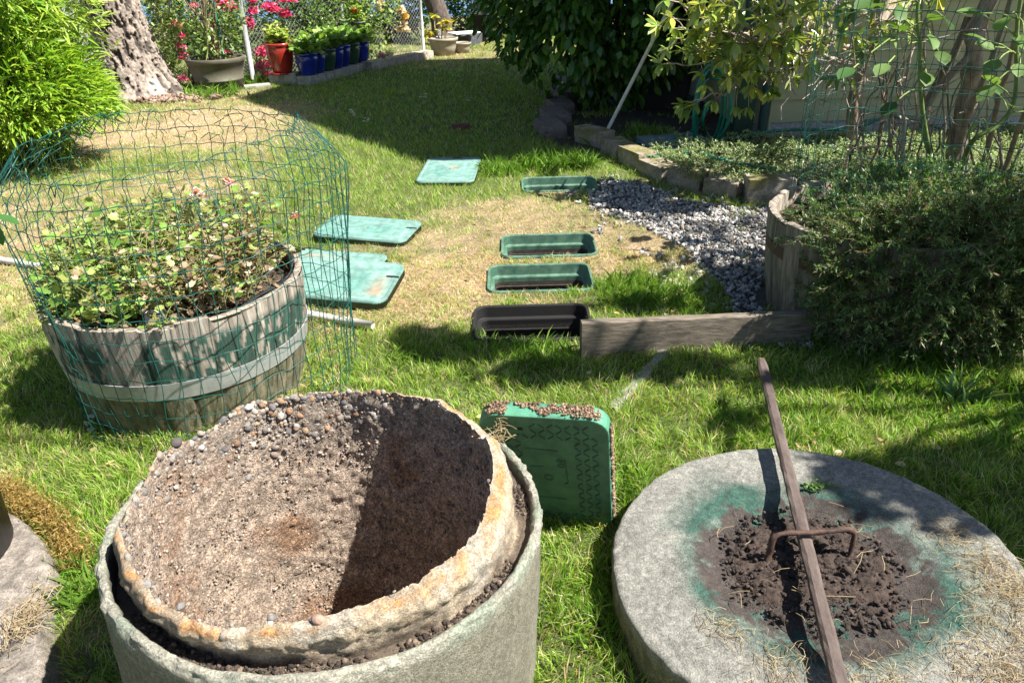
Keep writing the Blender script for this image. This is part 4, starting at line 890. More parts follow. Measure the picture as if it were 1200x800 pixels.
ed = [(( .70, 5.95), .36, 118, 'flat shaded edging stone near the foot of the leaning white pole'), ((.84, 5.60), .34, 112, 'edging stone with a bright sunlit corner, next nearer than the pole\'s'), ((.93, 5.26), .34, 105, 'mossy edging stone at the bend where the gravel begins'), ((1.04, 4.97), .3, 118, 'edging stone with yellow moss along the gravel\'s back, after the bend'),
      ((1.18, 4.72), .3, 125, 'edging stone in mid curve between the gravel and ground cover'), ((1.36, 4.52), .28, 145, 'dark mossy edging stone just left of the pale rough block'), ((1.58, 4.36), .30, 172, 'large pale rough edging block at the right end by the cage'), ((1.88, 4.32), .3, 182, 'edging stone behind the wire cage at the far right end')]
for i, (c, L, ro, lb) in enumerate(ed): stone_block(c, L*(.93-.06*(i % 3)), .15+.02*(i % 2), (.125, .10, .12, .095, .115, .10, .15, .11)[i], R_(ro+(5, -6, 7, -4, 6, -7, 3, 0)[i]), (.30, .25, .19) if i != 6 else (.33, .29, .24), 610+i*5, label=lb, group='edging stones along the gravel')
for i, (px, py) in enumerate(((664, 103), (660, 116), (655, 129), (650, 143), (644, 157))):
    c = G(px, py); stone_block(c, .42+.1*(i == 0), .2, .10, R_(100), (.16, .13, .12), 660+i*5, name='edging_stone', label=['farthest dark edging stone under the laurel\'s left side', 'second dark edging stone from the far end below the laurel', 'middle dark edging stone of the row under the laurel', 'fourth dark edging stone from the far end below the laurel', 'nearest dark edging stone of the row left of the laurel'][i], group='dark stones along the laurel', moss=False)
stone_block(G(792, 172), .50, .46, .05, .2, (.15, .22, .24), 690, name='stepping_stone', label='flat blue grey stepping stone under the hanging hose', moss=False, round_=.1)
stone_block(G(540, 152), .16, .07, .05, .1, (.14, .06, .045), 695, name='brick_stone', label='reddish brown brick lying in the shaded lawn', moss=False, round_=.05)
mbs = MB(); mbl = MB(); lo, hi = BED.min(0), BED.max(0); P = rng.uniform(lo, hi, (12500, 2)); P = P[inpoly(P, BED)]; kp = (fb(P, 5, 700) > .30) & (np.hypot(P[:, 0]-1.75, P[:, 1]-3.0) > .55); P = P[kp]; P = P[P[:, 1] < 5.60][:4000]
hb = .03+.13*fb(P, 4, 701); P = np.concatenate([P, hb[:, None]], 1); Dd = rdir(len(P), .0, 1)
sprigs(mbs, mbl, P, Dd, .075, 15, .016, .0042, [(.26, .35, .16), (.34, .41, .24), (.18, .28, .10), (.42, .46, .31), (.13, .2, .07)], T=DIA, stemcol=(.18, .15, .08), sr_=.0014)
P2_ = rng.uniform(lo, hi, (16000, 2)); P2_ = P2_[inpoly(P2_, BED)]; P2_ = P2_[P2_[:, 1] < 5.62]; n = len(P2_); leaves(mbl, np.concatenate([P2_, .02+.09*fb(P2_, 4, 701)[:, None]], 1), rdir(n, -.2, .6), .025, .006, pick([(.16, .25, .08), (.26, .32, .15), (.10, .17, .05)], n), DIA)
gcov = mesh_obj('ground_cover', mbl, m_leaf); tag(gcov, 'low pale green ground cover filling the bed by the beige wall', 'ground cover', kind='stuff')
mesh_obj('ground_cover_stems', mbs, m_twig); tag(bpy.data.objects['ground_cover_stems'], 'thin stems of the pale ground cover in the bed by the wall', 'ground cover', kind='stuff')
# ------------------------------------------------------------------ house
hs = thing('house', 'beige sided house on the right with dark green corner post', 'house', (5, 9, 0))
HX, HY = 1.955, 6.02
mb = MB(); prof = []
z = .12
while z < 3.2: prof += [(-.008, z), (.016, z+.170)]; z += .172
V = []; 
for (dy, z) in prof: V.append([(HX, HY-.016+dy, z), (9.5, HY-.016+dy, z)])
V = np.array(V); mb.add(V.reshape(-1, 3), grid_faces(len(V), 2)[:, ::-1])
RP_ = [(4.75, 3.25), (7.1, 6.75), (10.2, 5.0), (10.2, 0)]   # roof line (y, z) behind the front wall
V = []
for (dx, z) in prof: V.append([(HX-.016+dx, HY, z), (HX-.016+dx, 10.2, z)])
V = np.array(V); mb.add(V.reshape(-1, 3), grid_faces(len(V), 2))
gab = np.array([(HX, HY, 3.1), (HX, HY, 4.85), (HX, 7.2, 6.55), (HX, 8.7, 5.9), (HX, 10.15, 5.0), (HX, 10.15, 3.1)]); mb.add(gab, np.array([[0, 1, 2, 3, 4, 5]]))
box(mb, (HX+.02, HY+.1, 0), (9.5, 10.2, 3.0)); mesh_obj('siding_wall', mb, m_siding, hs, smooth=False)
mb = MB(); box(mb, (HX+.01, HY-.01, 0), (9.5, HY+.05, .12)); mesh_obj('foundation', mb, m_conc, hs, smooth=False)
mb = MB(); q = np.array([(4.8, 3.3), (7.25, 6.8), (8.8, 6.1), (10.35, 5.1), (10.8, 2.6)]); V = []
for x in (1.62, 9.9):
    for (y, z) in q: V.append((x, y, z))
    for (y, z) in q[::-1]: V.append((x, y, z-.16))
V = np.array(V); mb.add(V, [grid_faces(2, 10, False, True), np.arange(10)[::-1][None], (np.arange(10)+10)[None]]); mesh_obj('roof', mb, m_roof, hs, smooth=False)
mb = MB(); box(mb, (HX-.15, HY-.075, .0), (HX+.0, HY-.02, 3.2), bev=.008); mesh_obj('corner_post', mb, m_trim, hs, smooth=False)
mb = MB(); tube(mb, [(HX+.075, HY-.07, 0.02), (HX+.075, HY-.07, 1.6), (HX+.075, HY-.07, 3.2)], .035, 12); mesh_obj('downpipe', mb, m_trim, hs)
mb = MB(); pl, pr_ = D(893, 92, HY-.06), D(932, 92, HY-.06); box(mb, (pl[0], HY-.10, pl[2]), (pr_[0], HY-.02, pl[2]+.55), bev=.006); mp_ = mesh_obj('meter_box', mb, m_siding, hs, smooth=False)
mb = MB(); k_ = D(912, 86, HY-.1); V = []; a = np.linspace(0, 2*PI, 16, endpoint=False); V = np.array([[k_[0]+.014*math.cos(q), HY-y_, k_[2]+.014*math.sin(q)] for y_ in (.098, .112) for q in a]); mb.add(V, [grid_faces(2, 16, False, True), (np.arange(16)+16)[None]]); mesh_obj('knob', mb, m_darkp, mp_)
mb = MB(); tube(mb, [(k_[0], HY-.04, .05), (k_[0], HY-.04, k_[2]-.04)], .013, 8); mesh_obj('conduit', mb, m_siding, hs)
# white boards standing in the dim corner left of the house
for i, (px, w_, tl, lb) in enumerate(((789, .10, .03, 'leftmost white board in the dim corner behind the hose'), (803, .13, -.02, 'wide white board standing behind the hanging hose'), (818, .09, .015, 'white board closest to the dark green corner post'))):
    p = G(px, 124); p = p*np.array([1, 1, 0])+np.array([0, .25-.02*i, 0]); mb = MB(); box(mb, (p[0]-w_/2, p[1], .06), (p[0]+w_/2, p[1]+.025, 1.5), bev=.004); mb.v[-1][:, 0] += (mb.v[-1][:, 2])*tl
    tag(mesh_obj('white_board', mb, m_white, smooth=False, base=p), lb, 'board', 'white boards in the dim corner')
bk = thing('storage_bin', 'dark low bin in the shade beneath the white boards', 'bin', G(775, 122)); p = G(775, 122); mb = MB(); loft(mb, [(rrect(.42, .36, .04)+p[:2], .0), (rrect(.5, .42, .05)+p[:2], .3), (rrect(.53, .45, .05)+p[:2], .305), (rrect(.53, .45, .05)+p[:2], .335)], lambda V: V); mesh_obj('body', mb, m_darkp, bk, smooth=False)
mb = MB(); loft(mb, [(rrect(.54, .46, .05)+p[:2], .336), (rrect(.54, .46, .05)+p[:2], .352), (rrect(.46, .38, .05)+p[:2], .37)], lambda V: V); mesh_obj('lid', mb, m_darkp, bk, smooth=False)
# ------------------------------------------------------------------ hose
hz = thing('garden_hose', 'green garden hose hanging in loops by the corner post, running along the wall', 'hose', (1.75, 5.85, 0))
mb = MB(); c = D(835, 80, 5.86); pts = []
for k in range(5):
    for q in np.linspace(0, 2*PI, 26, endpoint=False):
        pts.append(c+np.array([(.095+.012*k)*math.sin(q)+.010*math.sin(k*2.3), -.02*k+.03*math.cos(q*2), -.30-(.30+.02*k*math.sin(k))*(-math.cos(q))*1.0+.0]))
pts = np.array(pts); tube(mb, pts, .0105, 8); mesh_obj('coil', mb, m_hose, hz)
mb = MB(); P_ = [D(828, 120, 5.80), D(824, 142, 5.74), G(829, 158, .02), G(840, 163, .02), G(862, 161, .03), D(890, 156, 5.88), D(930, 152, 5.92), D(980, 152, 5.93), D(1010, 148, 5.93), D(1045, 137, 5.93), D(1100, 150, 5.8), D(1150, 165, 5.6)]
def smooth(P, k=8):
    P = np.array(P); P = np.concatenate([[2*P[0]-P[1]], P, [2*P[-1]-P[-2]]]); o = []
    for i in range(1, len(P)-2):
        for t0 in np.linspace(0, 1, k, endpoint=False):
            a_, b_, c_, d_ = P[i-1], P[i], P[i+1], P[i+2]; o.append(.5*((2*b_)+(-a_+c_)*t0+(2*a_-5*b_+4*c_-d_)*t0**2+(-a_+3*b_-3*c_+d_)*t0**3))
    o.append(P[-2]); return np.array(o)
tube(mb, smooth(P_), .0115, 8); tube(mb, smooth([D(832, 118, 5.82), D(826, 135, 5.78), G(812, 152, .03), G(796, 160, .06), G(770, 166, .03), G(745, 168, .02)]), .0105, 8)
tube(mb, smooth([G(757, 183, .10), G(775, 184, .075), G(800, 180, .07), G(812, 176, .06), G(840, 186, .12), G(880, 194, .12), G(910, 198, .13)]), .0115, 8); mesh_obj('ground_run', mb, m_hose, hz)
mb = MB(); tube(mb, smooth([D(842, 108, 5.84), D(836, 130, 5.8), G(822, 150, .03), G(806, 158, .03), G(790, 163, .02)]), .009, 8); tag(mesh_obj('red_hose', mb, m_hosered, base=(1.6, 5.9, 0)), 'short dark red hose on the ground under the green loops', 'hose')
mb = MB(); b_ = G(706, 164, .0); e_ = D(770, 38, 6.0); dq = e_-b_; tube(mb, [b_, b_+dq*.5, b_+dq*.505, b_+dq*1.25], .0145, 12); tag(mesh_obj('white_pole', mb, m_pvc, base=b_), 'slender white pole leaning up into the shrubs left of the hose', 'pole')

# ------------------------------------------------------------------ shrubs and trees
def leafy(name, label, cat, base, cen, rad, n, L, Wd, cols, T=DIA, seed=0, shell=.55, mat=None, trunkcol=(.10, .08, .06), limbs=14, trad=.03, up=None, dirbias=(0, 0, .2), gap=.0, group=None, tr_top=None, clump=3.0, spread=.5):
    """a plant: trunk and limbs plus a crown of separate leaves grown in uneven clumps"""
    t = thing(name, label, cat, base, group); base = np.array(base, float); cen = np.array(cen, float); rad = np.array(rad, float)
    mbt = MB(); g = np.random.default_rng(seed+1)
    top = cen.copy() if tr_top is None else np.array(tr_top, float); trunk = curve(base-[0, 0, .05], top, n=10, wob=trad*.4); tube(mbt, trunk, np.linspace(trad*1.25, trad*.5, 10), 10, trunkcol)
    for i in range(limbs):
        s = g.uniform(.25, .95); a_ = trunk[int(s*9)]; e = cen+rdir(1, -.5, 1)[0]*rad*g.uniform(.6, .95); tube(mbt, curve(a_, e, sag=-.08*np.linalg.norm(e-a_), n=7, wob=.012+trad*.2), np.linspace(trad*.45, trad*.1, 7), 5, trunkcol)
    mesh_obj('trunk', mbt, m_bark, t)
    d = rdir(n); q = (1-shell*rng.uniform(size=n)**1.3); P = d*q[:, None]; kk = fb(P*rad+seed, clump, seed+3, 2)
    bulge = .78+.5*fb(d*2+seed, 1.6, seed+4)
    kp = (kk > .40+gap) ; P = P[kp]*bulge[kp, None]; d = d[kp]; P = cen+P*rad; k2 = P[:, 2] > .03; P = P[k2]; d = d[k2]; n = len(P)
    dr_ = nrm(d*.8+rng.normal(size=(n, 3))*.6+np.array(dirbias)); hue_ = fb(P, clump*1.7, seed+9)[:, None]
    cc = pick(cols, n, .18)*(.75+.55*hue_); mbl = MB(); leaves(mbl, P, dr_, L*rng.uniform(.6, 1.25, n), Wd*rng.uniform(.7, 1.2, n), cc, T, up=up, spread=spread)
    mesh_obj('crown', mbl, mat or m_leaf, t); return t
# laurel
leafy('laurel_bush', 'large dark green glossy laurel bush left of the leaning white pole', 'bush', (.95, 7.75, 0), (.95, 7.5, 1.22), (1.12, .85, 1.08), 12500, .115, .026, [(.05, .13, .018), (.07, .17, .024), (.035, .09, .016), (.10, .2, .03)], OVAL, 800, shell=.5, mat=m_gloss, trad=.05, dirbias=(0, -.1, -.55), clump=2.6)
# bamboo at the left
bt = thing('bamboo', 'bright yellow green bamboo clump filling the top left corner', 'bamboo', (-3.75, 5.75, 0)); mbs = MB(); mbl = MB()
for i in range(190):
    aa = rng.uniform(0, 2*PI); q = .38*math.sqrt(rng.uniform()); b0 = np.array([-3.80+q*math.cos(aa), 5.8+q*math.sin(aa), 0]); h_ = rng.uniform(.6, 2.1); out_ = np.array([math.cos(aa), math.sin(aa)])*rng.uniform(.1, .60)*(h_/1.6+.25); e = b0+np.array([out_[0], out_[1], h_])
    m_ = b0+np.array([out_[0]*.2, out_[1]*.2, h_*.65]); s = np.linspace(0, 1, 10)[:, None]; pts = (1-s)**2*b0+2*s*(1-s)*m_+s*s*e; tube(mbs, pts, np.linspace(.005, .0015, 10), 4, (.22, .28, .06))
    nl = int(95*h_/1.4); s = rng.uniform(.12, 1, nl)[:, None]; pp = (1-s)**2*b0+2*s*(1-s)*m_+s*s*e+rng.normal(size=(nl, 3))*.055; od = nrm(np.array([out_[0]+.001, out_[1], .1])); leaves(mbl, pp, nrm(od*.8+rng.normal(size=(nl, 3))*.55+np.array([.1, -.1, -.1])), .125*rng.uniform(.6, 1.2, nl), .0085, pick([(.30, .45, .05), (.38, .52, .07), (.22, .38, .04), (.14, .28, .03), (.46, .54, .12)], nl, .12), LONG)
n = 3200; d = rdir(n, -.25, 1); P = np.array([-3.72, 5.72, .45])+d*np.array([.78, .60, .55])*rng.uniform(.75, 1.02, (n, 1)); P = P[P[:, 2] > .03]; n = len(P); leaves(mbl, P, nrm(P-np.array([-3.72, 5.9, .3])+rng.normal(size=(n, 3))*.22+np.array([0, 0, -.05])), .14*rng.uniform(.6, 1.2, n), .009, pick([(.30, .45, .05), (.38, .52, .07), (.22, .38, .04), (.14, .28, .03)], n, .12), LONG)
mesh_obj('canes', mbs, m_twig, bt); mesh_obj('leaves', mbl, m_leaf, bt)
# pine trunk
tk = thing('pine_tree', 'broad leaning conifer trunk with deep ridged grey bark', 'tree', (-4.22, 9.0, 0)); nz = 240; seg = 260; z = np.linspace(-.05, 7, nz)**1.0; z = np.concatenate([np.linspace(-.05, 1.6, 180), np.linspace(1.65, 7, 60)]); a = np.linspace(0, 2*PI, seg, endpoint=False)
r = .29+.20*np.exp(-np.maximum(z, 0)/.28)-.02*z; lean = np.stack([-.10*z, 0*z], -1)
A_, Z_ = np.meshgrid(a, z); X3 = np.stack([np.cos(A_)*.3, np.sin(A_)*.3, Z_*.42], -1)
rg = fb(X3, 34, 820, 3); rg2 = fb(X3*np.array([1, 1, 2.2]), 60, 821, 2); R3 = r[:, None]*(1+.10*(fb(X3, 5, 822)-.5)+.22*np.exp(-np.maximum(Z_, 0)/.2)*np.maximum(0, np.cos(A_*5+1)))+.036*(ss(.38, .5, rg)-.5)+.022*(rg2-.5)
V = np.stack([-4.22+lean[:, 0:1]+R3*np.cos(A_), 9.0+R3*np.sin(A_), Z_], -1); cc = np.array([.32, .265, .225])*(.25+.85*ss(.36, .50, rg)[..., None])*(.7+.5*rg2[..., None]); wd = (np.exp(-(((A_-R_(318)))/.16)**2)*(Z_ < .20)*(Z_ > .02))[..., None]; cc = cc*(1-wd)+wd*np.array([.6, .58, .54])
mb = MB(); mb.add(V.reshape(-1, 3), grid_faces(len(z), seg, False, True), cc.reshape(-1, 3)); mesh_obj('trunk', mb, m_bark, tk)
mb = MB(); n = 2600; d = rdir(n); P = np.array([-4.9, 9.2, 6.9])+d*np.array([1.9, 1.9, 1.3])*rng.uniform(.3, 1, (n, 1)); leaves(mb, P, nrm(d+rng.normal(size=(n, 3))*.4), .3, .05, pick([(.05, .09, .03), (.035, .07, .03)], n), LONG); mesh_obj('crown', mb, m_leaf, tk)
mb = MB(); n = 700; P = np.stack([rng.normal(-4.05, .5, n), rng.normal(8.62, .14, n), .012+.02*rng.uniform(size=n)], -1); s = rng.uniform(.008, .03, n); rocks(mb, P, np.stack([s*1.6, s, s*.4], -1), pick([(.3, .2, .15), (.2, .13, .1), (.38, .28, .2)], n)); tag(mesh_obj('bark_chips', mb, m_stone), 'reddish bark chips scattered at the conifer trunk\'s foot', 'bark chips', kind='stuff')

# ------------------------------------------------------------------ fences behind
FA, FB_ = np.array([-3.10, 9.60]), np.array([-1.24, 12.25]); fd = FB_-FA; fl = np.linalg.norm(fd); fd /= fl
fn = thing('chain_link_fence', 'galvanised chain link fence behind the row of glazed pots', 'fence', (FA[0], FA[1], 0)); mb = MB(); Hf = 1.5; sp = .062
def fp(u, z): return (FA[0]+fd[0]*u, FA[1]+fd[1]*u, z)
u = -Hf
while u < fl:
    for sgn in (1, -1):
        u0, z0_, u1, z1_ = (u, 0, u+Hf, Hf) if sgn > 0 else (u+Hf, 0, u, Hf)
        def clip(u0, z0_, u1, z1_):
            pts = []; 
            for q in np.linspace(0, 1, 49):
                uu = u0+(u1-u0)*q
                if 0 <= uu <= fl: pts.append(fp(uu, z0_+(z1_-z0_)*q+.03))
            return pts
        p_ = clip(u0, z0_, u1, z1_)
        if len(p_) > 2: p_ = [p_[0], p_[len(p_)//2], p_[-1]]; tube(mb, p_, .0017, 3, cap=False)
    u += sp
mesh_obj('mesh', mb, m_steel, fn)
for k, uu in enumerate((fl*.5, fl)): mb = MB(); tube(mb, [fp(uu, 0), fp(uu, 1.6)], .024, 10); mesh_obj('post', mb, m_steel, fn)
mb = MB(); tube(mb, [fp(0, 1.55), fp(fl, 1.55)], .02, 8); mesh_obj('top_rail', mb, m_steel, fn)
mb = MB(); b_ = G(298, 99); e_ = D(279, -5, 9.42); dq = e_-b_; tube(mb, [b_, b_+dq, b_+dq*2.2], .035, 14); tag(mesh_obj('fence_post', mb, m_steel, base=b_), 'thick galvanised steel post between the olive pot and red pot', 'post')
f2 = thing('wire_fence', 'thin wire grid fence behind the olive pot and conifer trunk', 'fence', (-4.2, 9.75, 0)); mb = MB()
for z in np.arange(.1, 1.6, .11): tube(mb, curve((-6.0, 9.9, z), (-3.1, 9.62, z), n=9, wob=.008), .0017, 3, cap=False)
for x in np.arange(-6.0, -3.1, .10): y = 9.9-(x+6)*.28/2.9; tube(mb, [(x, y, 0), (x+.01, y, .8), (x, y, 1.6)], .0015, 3, cap=False)
for u in np.arange(-.4, 1.3, .045):
    for sg in (1, -1): q0 = np.array([-3.15-u, 9.58, .02]); q1 = q0+np.array([-.36*sg, 0, .36]); tube(mb, [q0, q1], .0012, 3, cap=False)
mesh_obj('mesh', mb, m_steel, f2)
mb = MB(); b_ = D(90, 74, 9.5); e_ = D(66, 0, 9.5); dq = nrm(e_-b_); mbx = [b_-dq*.75, b_, b_+dq*.9]; tube(mb, mbx, .062, 4); tag(mesh_obj('wooden_post', mb, M('pale_post', (.34, .40, .34), (.22, .27, .22), rough=.9, ns=20), smooth=False, base=b_*np.array([1, 1, 0])), 'grey green wooden post between the bamboo and conifer trunk', 'post')
mb = MB(); box(mb, (-8.6, 11.2, 0), (-5.5, 11.25, 1.9)); tag(mesh_obj('white_fence', mb, m_white, smooth=False, base=(-7, 11.2, 0)), 'white board fence glimpsed through the top of the bamboo', 'fence')
# flowering shrubs behind the fences
PC_ = [(.10, .19, .045), (.15, .26, .06), (.07, .13, .035), (.22, .33, .09), (.28, .36, .14)]
fs = leafy('flowering_shrub', 'pink flowering shrub behind the wires between trunk and olive pot', 'shrub', (-4.0, 10.5, 0), (-3.85, 10.5, .75), (1.35, .45, .85), 7500, .06, .015, PC_, DIA, 830, trad=.02, clump=4)
fs2 = leafy('flowering_shrub', 'pink flowering shrub behind the chain link, behind the red pot', 'shrub', (-2.5, 10.9, 0), (-2.62, 10.75, .75), (.62, .62, .9), 5200, .06, .015, PC_, DIA, 840, trad=.02, clump=4)
PK = [(.72, .06, .26), (.82, .13, .36), (.62, .03, .2), (.85, .28, .45)]
for (px, py) in ((209, 32), (214, 45), (204, 30), (248, 35), (212, 57), (215, 68), (215, 95), (250, 52), (258, 3), (246, 54), (229, 10)): blossom(fs, D(px, py, 9.95), .055, PK, 46, L=.045)
for (px, py, r_) in ((265, 9, .09), (271, 11, .08), (262, 69, .10), (272, 70, .08)): blossom(fs, D(px, py, 9.85), r_, PK, 80, L=.05)
for (px, py, r_) in ((290, 30, .07), (292, 27, .06), (297, 15, .06), (314, 10, .06), (320, 13, .07), (322, 12, .07), (335, 19, .07), (305, 65, .08), (308, 62, .07), (306, 80, .08), (311, 78, .07), (314, 91, .07), (313, 95, .07), (331, 1, .07), (340, 1, .07), (296, 2, .06), (291, 33, .06)): blossom(fs2, D(px, py, 9.72+max(0, (px-290)*.006)), r_, PK, 60, L=.045)
fs3 = leafy('rose_bush', 'climbing rose with pale pink blooms on the chain link fence\'s far half', 'rose', (-2.0, 11.6, 0), (-1.95, 11.55, .85), (.5, .6, .75), 3600, .06, .017, [(.18, .29, .06), (.26, .38, .09), (.34, .44, .13), (.12, .2, .05)], OVAL, 850, trad=.015, clump=4, gap=.03)
for (px, py, c_) in ((443, 13, 0), (445, 5, 0), (470, 13, 0), (471, 16, 0), (472, 30, 0), (476, 37, 0), (468, 36, 0), (446, 67, 1), (456, 65, 0), (448, 69, 1), (475, 22, 2)): blossom(fs3, D(px, py, 11.1 if px < 460 else 11.55), .055, [[(.75, .62, .52), (.8, .7, .62)], [(.78, .45, .55), (.8, .6, .66)], [(.75, .5, .12)]][c_], 46, L=.042)
leafy('leafy_shrub', 'sunlit green shrub behind the chain link above the blue pots', 'shrub', (-2.3, 11.2, 0), (-2.3, 11.2, .8), (.5, .55, .8), 4200, .06, .018, PC_, OVAL, 860, trad=.02, clump=4)
leafy('leafy_shrub', 'low pale green shrub at the foot between trunk and olive pot', 'shrub', (-3.75, 9.35, 0), (-3.72, 9.38, .28), (.30, .2, .34), 1500, .05, .013, [(.24, .33, .1), (.34, .42, .17), (.16, .25, .06)], DIA, 870, trad=.012, limbs=8)
for i, (px, y, lb) in enumerate(((97, 9.62, 'hanging leafy vine left of the conifer trunk by the wooden post'), (180, 9.6, 'hanging pale leafy vine just right of the conifer trunk'))):
    v = thing('vine', lb, 'vine', D(px, 90, y)); mbs = MB(); mbl = MB()
    for k in range(16):
        p = D(px+rng.uniform(-16, 16), -20, y+rng.uniform(-.05, .05)); e = p+np.array([rng.normal()*.05, 0, -rng.uniform(.35, .95)]); tube(mbs, curve(p+[0, 0, .3], e, n=7, wob=.012), .003, 3, (.25, .24, .12)); s = rng.uniform(0, 1, 26)[:, None]; pp = p+(e-p)*s+rng.normal(size=(26, 3))*.025; leaves(mbl, pp, nrm(rdir(26)+[0, 0, -.8]), .055, .017, pick([(.34, .40, .16), (.26, .34, .10), (.42, .45, .22)], 26), OVAL)
    mesh_obj('stems', mbs, m_twig, v); mesh_obj('leaves', mbl, m_leaf, v)

# ------------------------------------------------------------------ pots
def pot(name, label, prof, mat, loc, group=None, soil=True, seg=48, ribs=None):
    t = thing(name, label, 'pot', loc, group); mb = MB(); lathe(mb, prof, seg, loc, warp=ribs, cap0=True); mesh_obj('body', mb, mat, t)
    mb = MB(); k = max(p[1] for p in prof)-.03; rr_ = prof[-1][0]-.001; lathe(mb, [(.002, k), (rr_*.5, k+.006), (rr_, k)], 24, loc, (.06, .045, .03)); mesh_obj('potting_soil', mb, m_soil, t); return t
def glz(r, h): return [(r*.62, 0), (r*.66, .012), (r*.82, h*.3), (r*.95, h*.65), (r*.96, h*.82), (r*.93, h*.86), (r*1.0, h*.9), (r*1.03, h*.96), (r*1.0, h), (r*.9, h), (r*.87, h*.95), (r*.86, h*.8)]
bl = np.array([-2.40, 9.42]); be = np.array([-1.93, 10.62])
# blocks under the pots
names = ['first', 'second', 'third', 'fourth', 'fifth', 'sixth', 'seventh', 'eighth', 'ninth']
p_r = G(333, 98)
def cblock(c, rot, lb, L=.20, W_=.16, h=.11, col=(.36, .34, .31), z0=0., grp='concrete edging blocks under the glazed pots'): return stone_block(c, L, W_, h, rot, col, int(abs(c[0]*977+c[1]*331)) % 900+20, name='concrete_block', label=lb, group=grp, mat=m_stone, moss=False, round_=.06, z0=z0)
cblock((p_r[0]-.07, p_r[1]+.02), .15, 'sunlit concrete block left under the red pot'); cblock((p_r[0]+.12, p_r[1]+.0), 1.4, 'sunlit concrete block right under the red pot', L=.17, h=.13)
dirp = nrm(be-bl)
for i in range(8):
    c = bl+dirp*(.02+i*.175)+np.array([.02, -.06]); cblock(c, math.atan2(dirp[1], dirp[0]), names[i]+' concrete block from the red pot, under the blue and green pots', L=.165, W_=.2, h=.10)
cblock((-2.95, 9.25), .4, 'flat weathered concrete slab on the grass beside the steel post', L=.3, W_=.16, h=.035, grp=None)
rp = pot('red_pot', 'bright red glazed pot standing on concrete blocks', glz(.168, .34), m_red, (p_r[0]+.0, p_r[1]+.03, .125))
mb = MB(); lathe(mb, [(.002, 0), (.145, .0), (.15, .016), (.14, .018), (.002, .012)], 32, (p_r[0], p_r[1]+.03, .112)); mesh_obj('saucer', mb, m_red, rp)
pots = [(0.00, 'blue', .30), (.16, 'blue', .29), (.36, 'green', .30), (.52, 'blue', .30), (.66, 'blue', .31), (.86, 'green', .31), (1.08, 'blue', .31)]
plb = ['blue glazed pot directly beside the red pot', 'second blue glazed pot from the red one', 'dark green glazed pot in shade between blue pots, third from red', 'blue glazed pot just after the shaded dark green one', 'blue glazed pot between another blue and the sunlit green pot', 'sunlit green glazed pot near the far end of the row', 'bright cobalt blue pot at the far end of the row']
PG = 'blue and green glazed pots in a row'; first = {}
for i, (u, cname, h) in enumerate(pots):
    c = bl+dirp*(.04+u*1.12)+np.array([.02, -.02]); loc = (c[0], c[1], .105)
    if cname in first: dup(first[cname], loc, plb[i], rz=i*.7, scale=h/.30)
    else: first[cname] = pot(cname+'_pot', plb[i], glz(.136, .25), m_blue if cname == 'blue' else m_green, loc, PG)
def potplant(name, label, c, z, r, h, n, L, Wd, cols, T=OVAL, up=None, zf=.6):
    t = thing(name, label, 'plant', (c[0], c[1], z)); mbs = MB(); mbl = MB(); c = np.array([c[0], c[1], z])
    for i in range(max(6, n//14)):
        d = rdir(1, .25, 1)[0]; e = c+d*np.array([r, r, h])*rng.uniform(.6, 1); pts = curve(c+rng.normal(size=3)*[.03, .03, 0], e, n=5, sag=-.02); tube(mbs, pts, .003, 4, (.18, .22, .07)); s = rng.uniform(.35, 1, 14)[:, None]; pp = c+(e-c)*s+rng.normal(size=(14, 3))*.02
        leaves(mbl, pp, nrm(rdir(14, -.3, .6)+d*.4), L*rng.uniform(.6, 1.2, 14), Wd, pick(cols, 14), T, up=up)
    mesh_obj('stems', mbs, m_twig, t); mesh_obj('leaves', mbl, m_leaf, t); return t
potplant('potted_plant', 'yellow green leafy plant growing in the red pot', (p_r[0], p_r[1]+.03), .43, .22, .26, 420, .075, .022, [(.42, .5, .12), (.34, .44, .08), (.5, .52, .2), (.25, .36, .06)])
pl_lb = ['leafy green plant growing in the blue pot beside the red one', 'leafy plant above the second blue pot from red', 'leafy plant in the shaded dark green pot', 'broad leaved bright plant in the middle of the pot row', 'bright leafy plant in the blue pot before the sunlit green', 'leafy plant in the sunlit green pot', 'leafy plant in the bright cobalt pot at the far end']
for i, (u, cname, h) in enumerate(pots):
    c = bl+dirp*(.04+u*1.12)+np.array([.02, -.02]); potplant('potted_plant', pl_lb[i], c, .34, .20, .24+.05*(i in (2, 3)), 200, .09, .03, [(.2, .36, .07), (.28, .44, .09), (.14, .27, .05), (.36, .48, .14)])
c = G(249, 110); c[1] += .30
op = pot('olive_pot', 'wide olive grey plastic barrel shaped pot near the conifer trunk', [(.25, 0), (.262, .01), (.275, .11), (.281, .112), (.281, .13), (.276, .132), (.318, .30), (.325, .302), (.332, .355), (.325, .362), (.30, .36), (.295, .30)], m_olive, (c[0], c[1], .0), ribs=lambda V: V*np.array([1, 1, 1.0]))
fg = leafy('potted_tree', 'thin young multi stemmed tree growing in the wide olive pot', 'tree', (c[0], c[1], .32), (c[0]-.02, c[1], 1.0), (.42, .3, .68), 1500, .06, .017, [(.17, .27, .06), (.24, .34, .09), (.11, .18, .04)], OVAL, 880, trad=.014, limbs=16, trunkcol=(.34, .26, .16), gap=.04)
mb = MB(); 
for k in range(9): tube(mb, curve((c[0]+rng.normal()*.05, c[1]+rng.normal()*.05, .32), (c[0]+rng.normal()*.22-.04, c[1]+rng.normal()*.12, rng.uniform(.8, 1.6)), n=7, wob=.008), [.008, .008, .007, .006, .005, .004, .003], 5, [(.34, .28, .16), (.26, .27, .1)][k % 2])
mesh_obj('stems', mb, m_twig, fg)
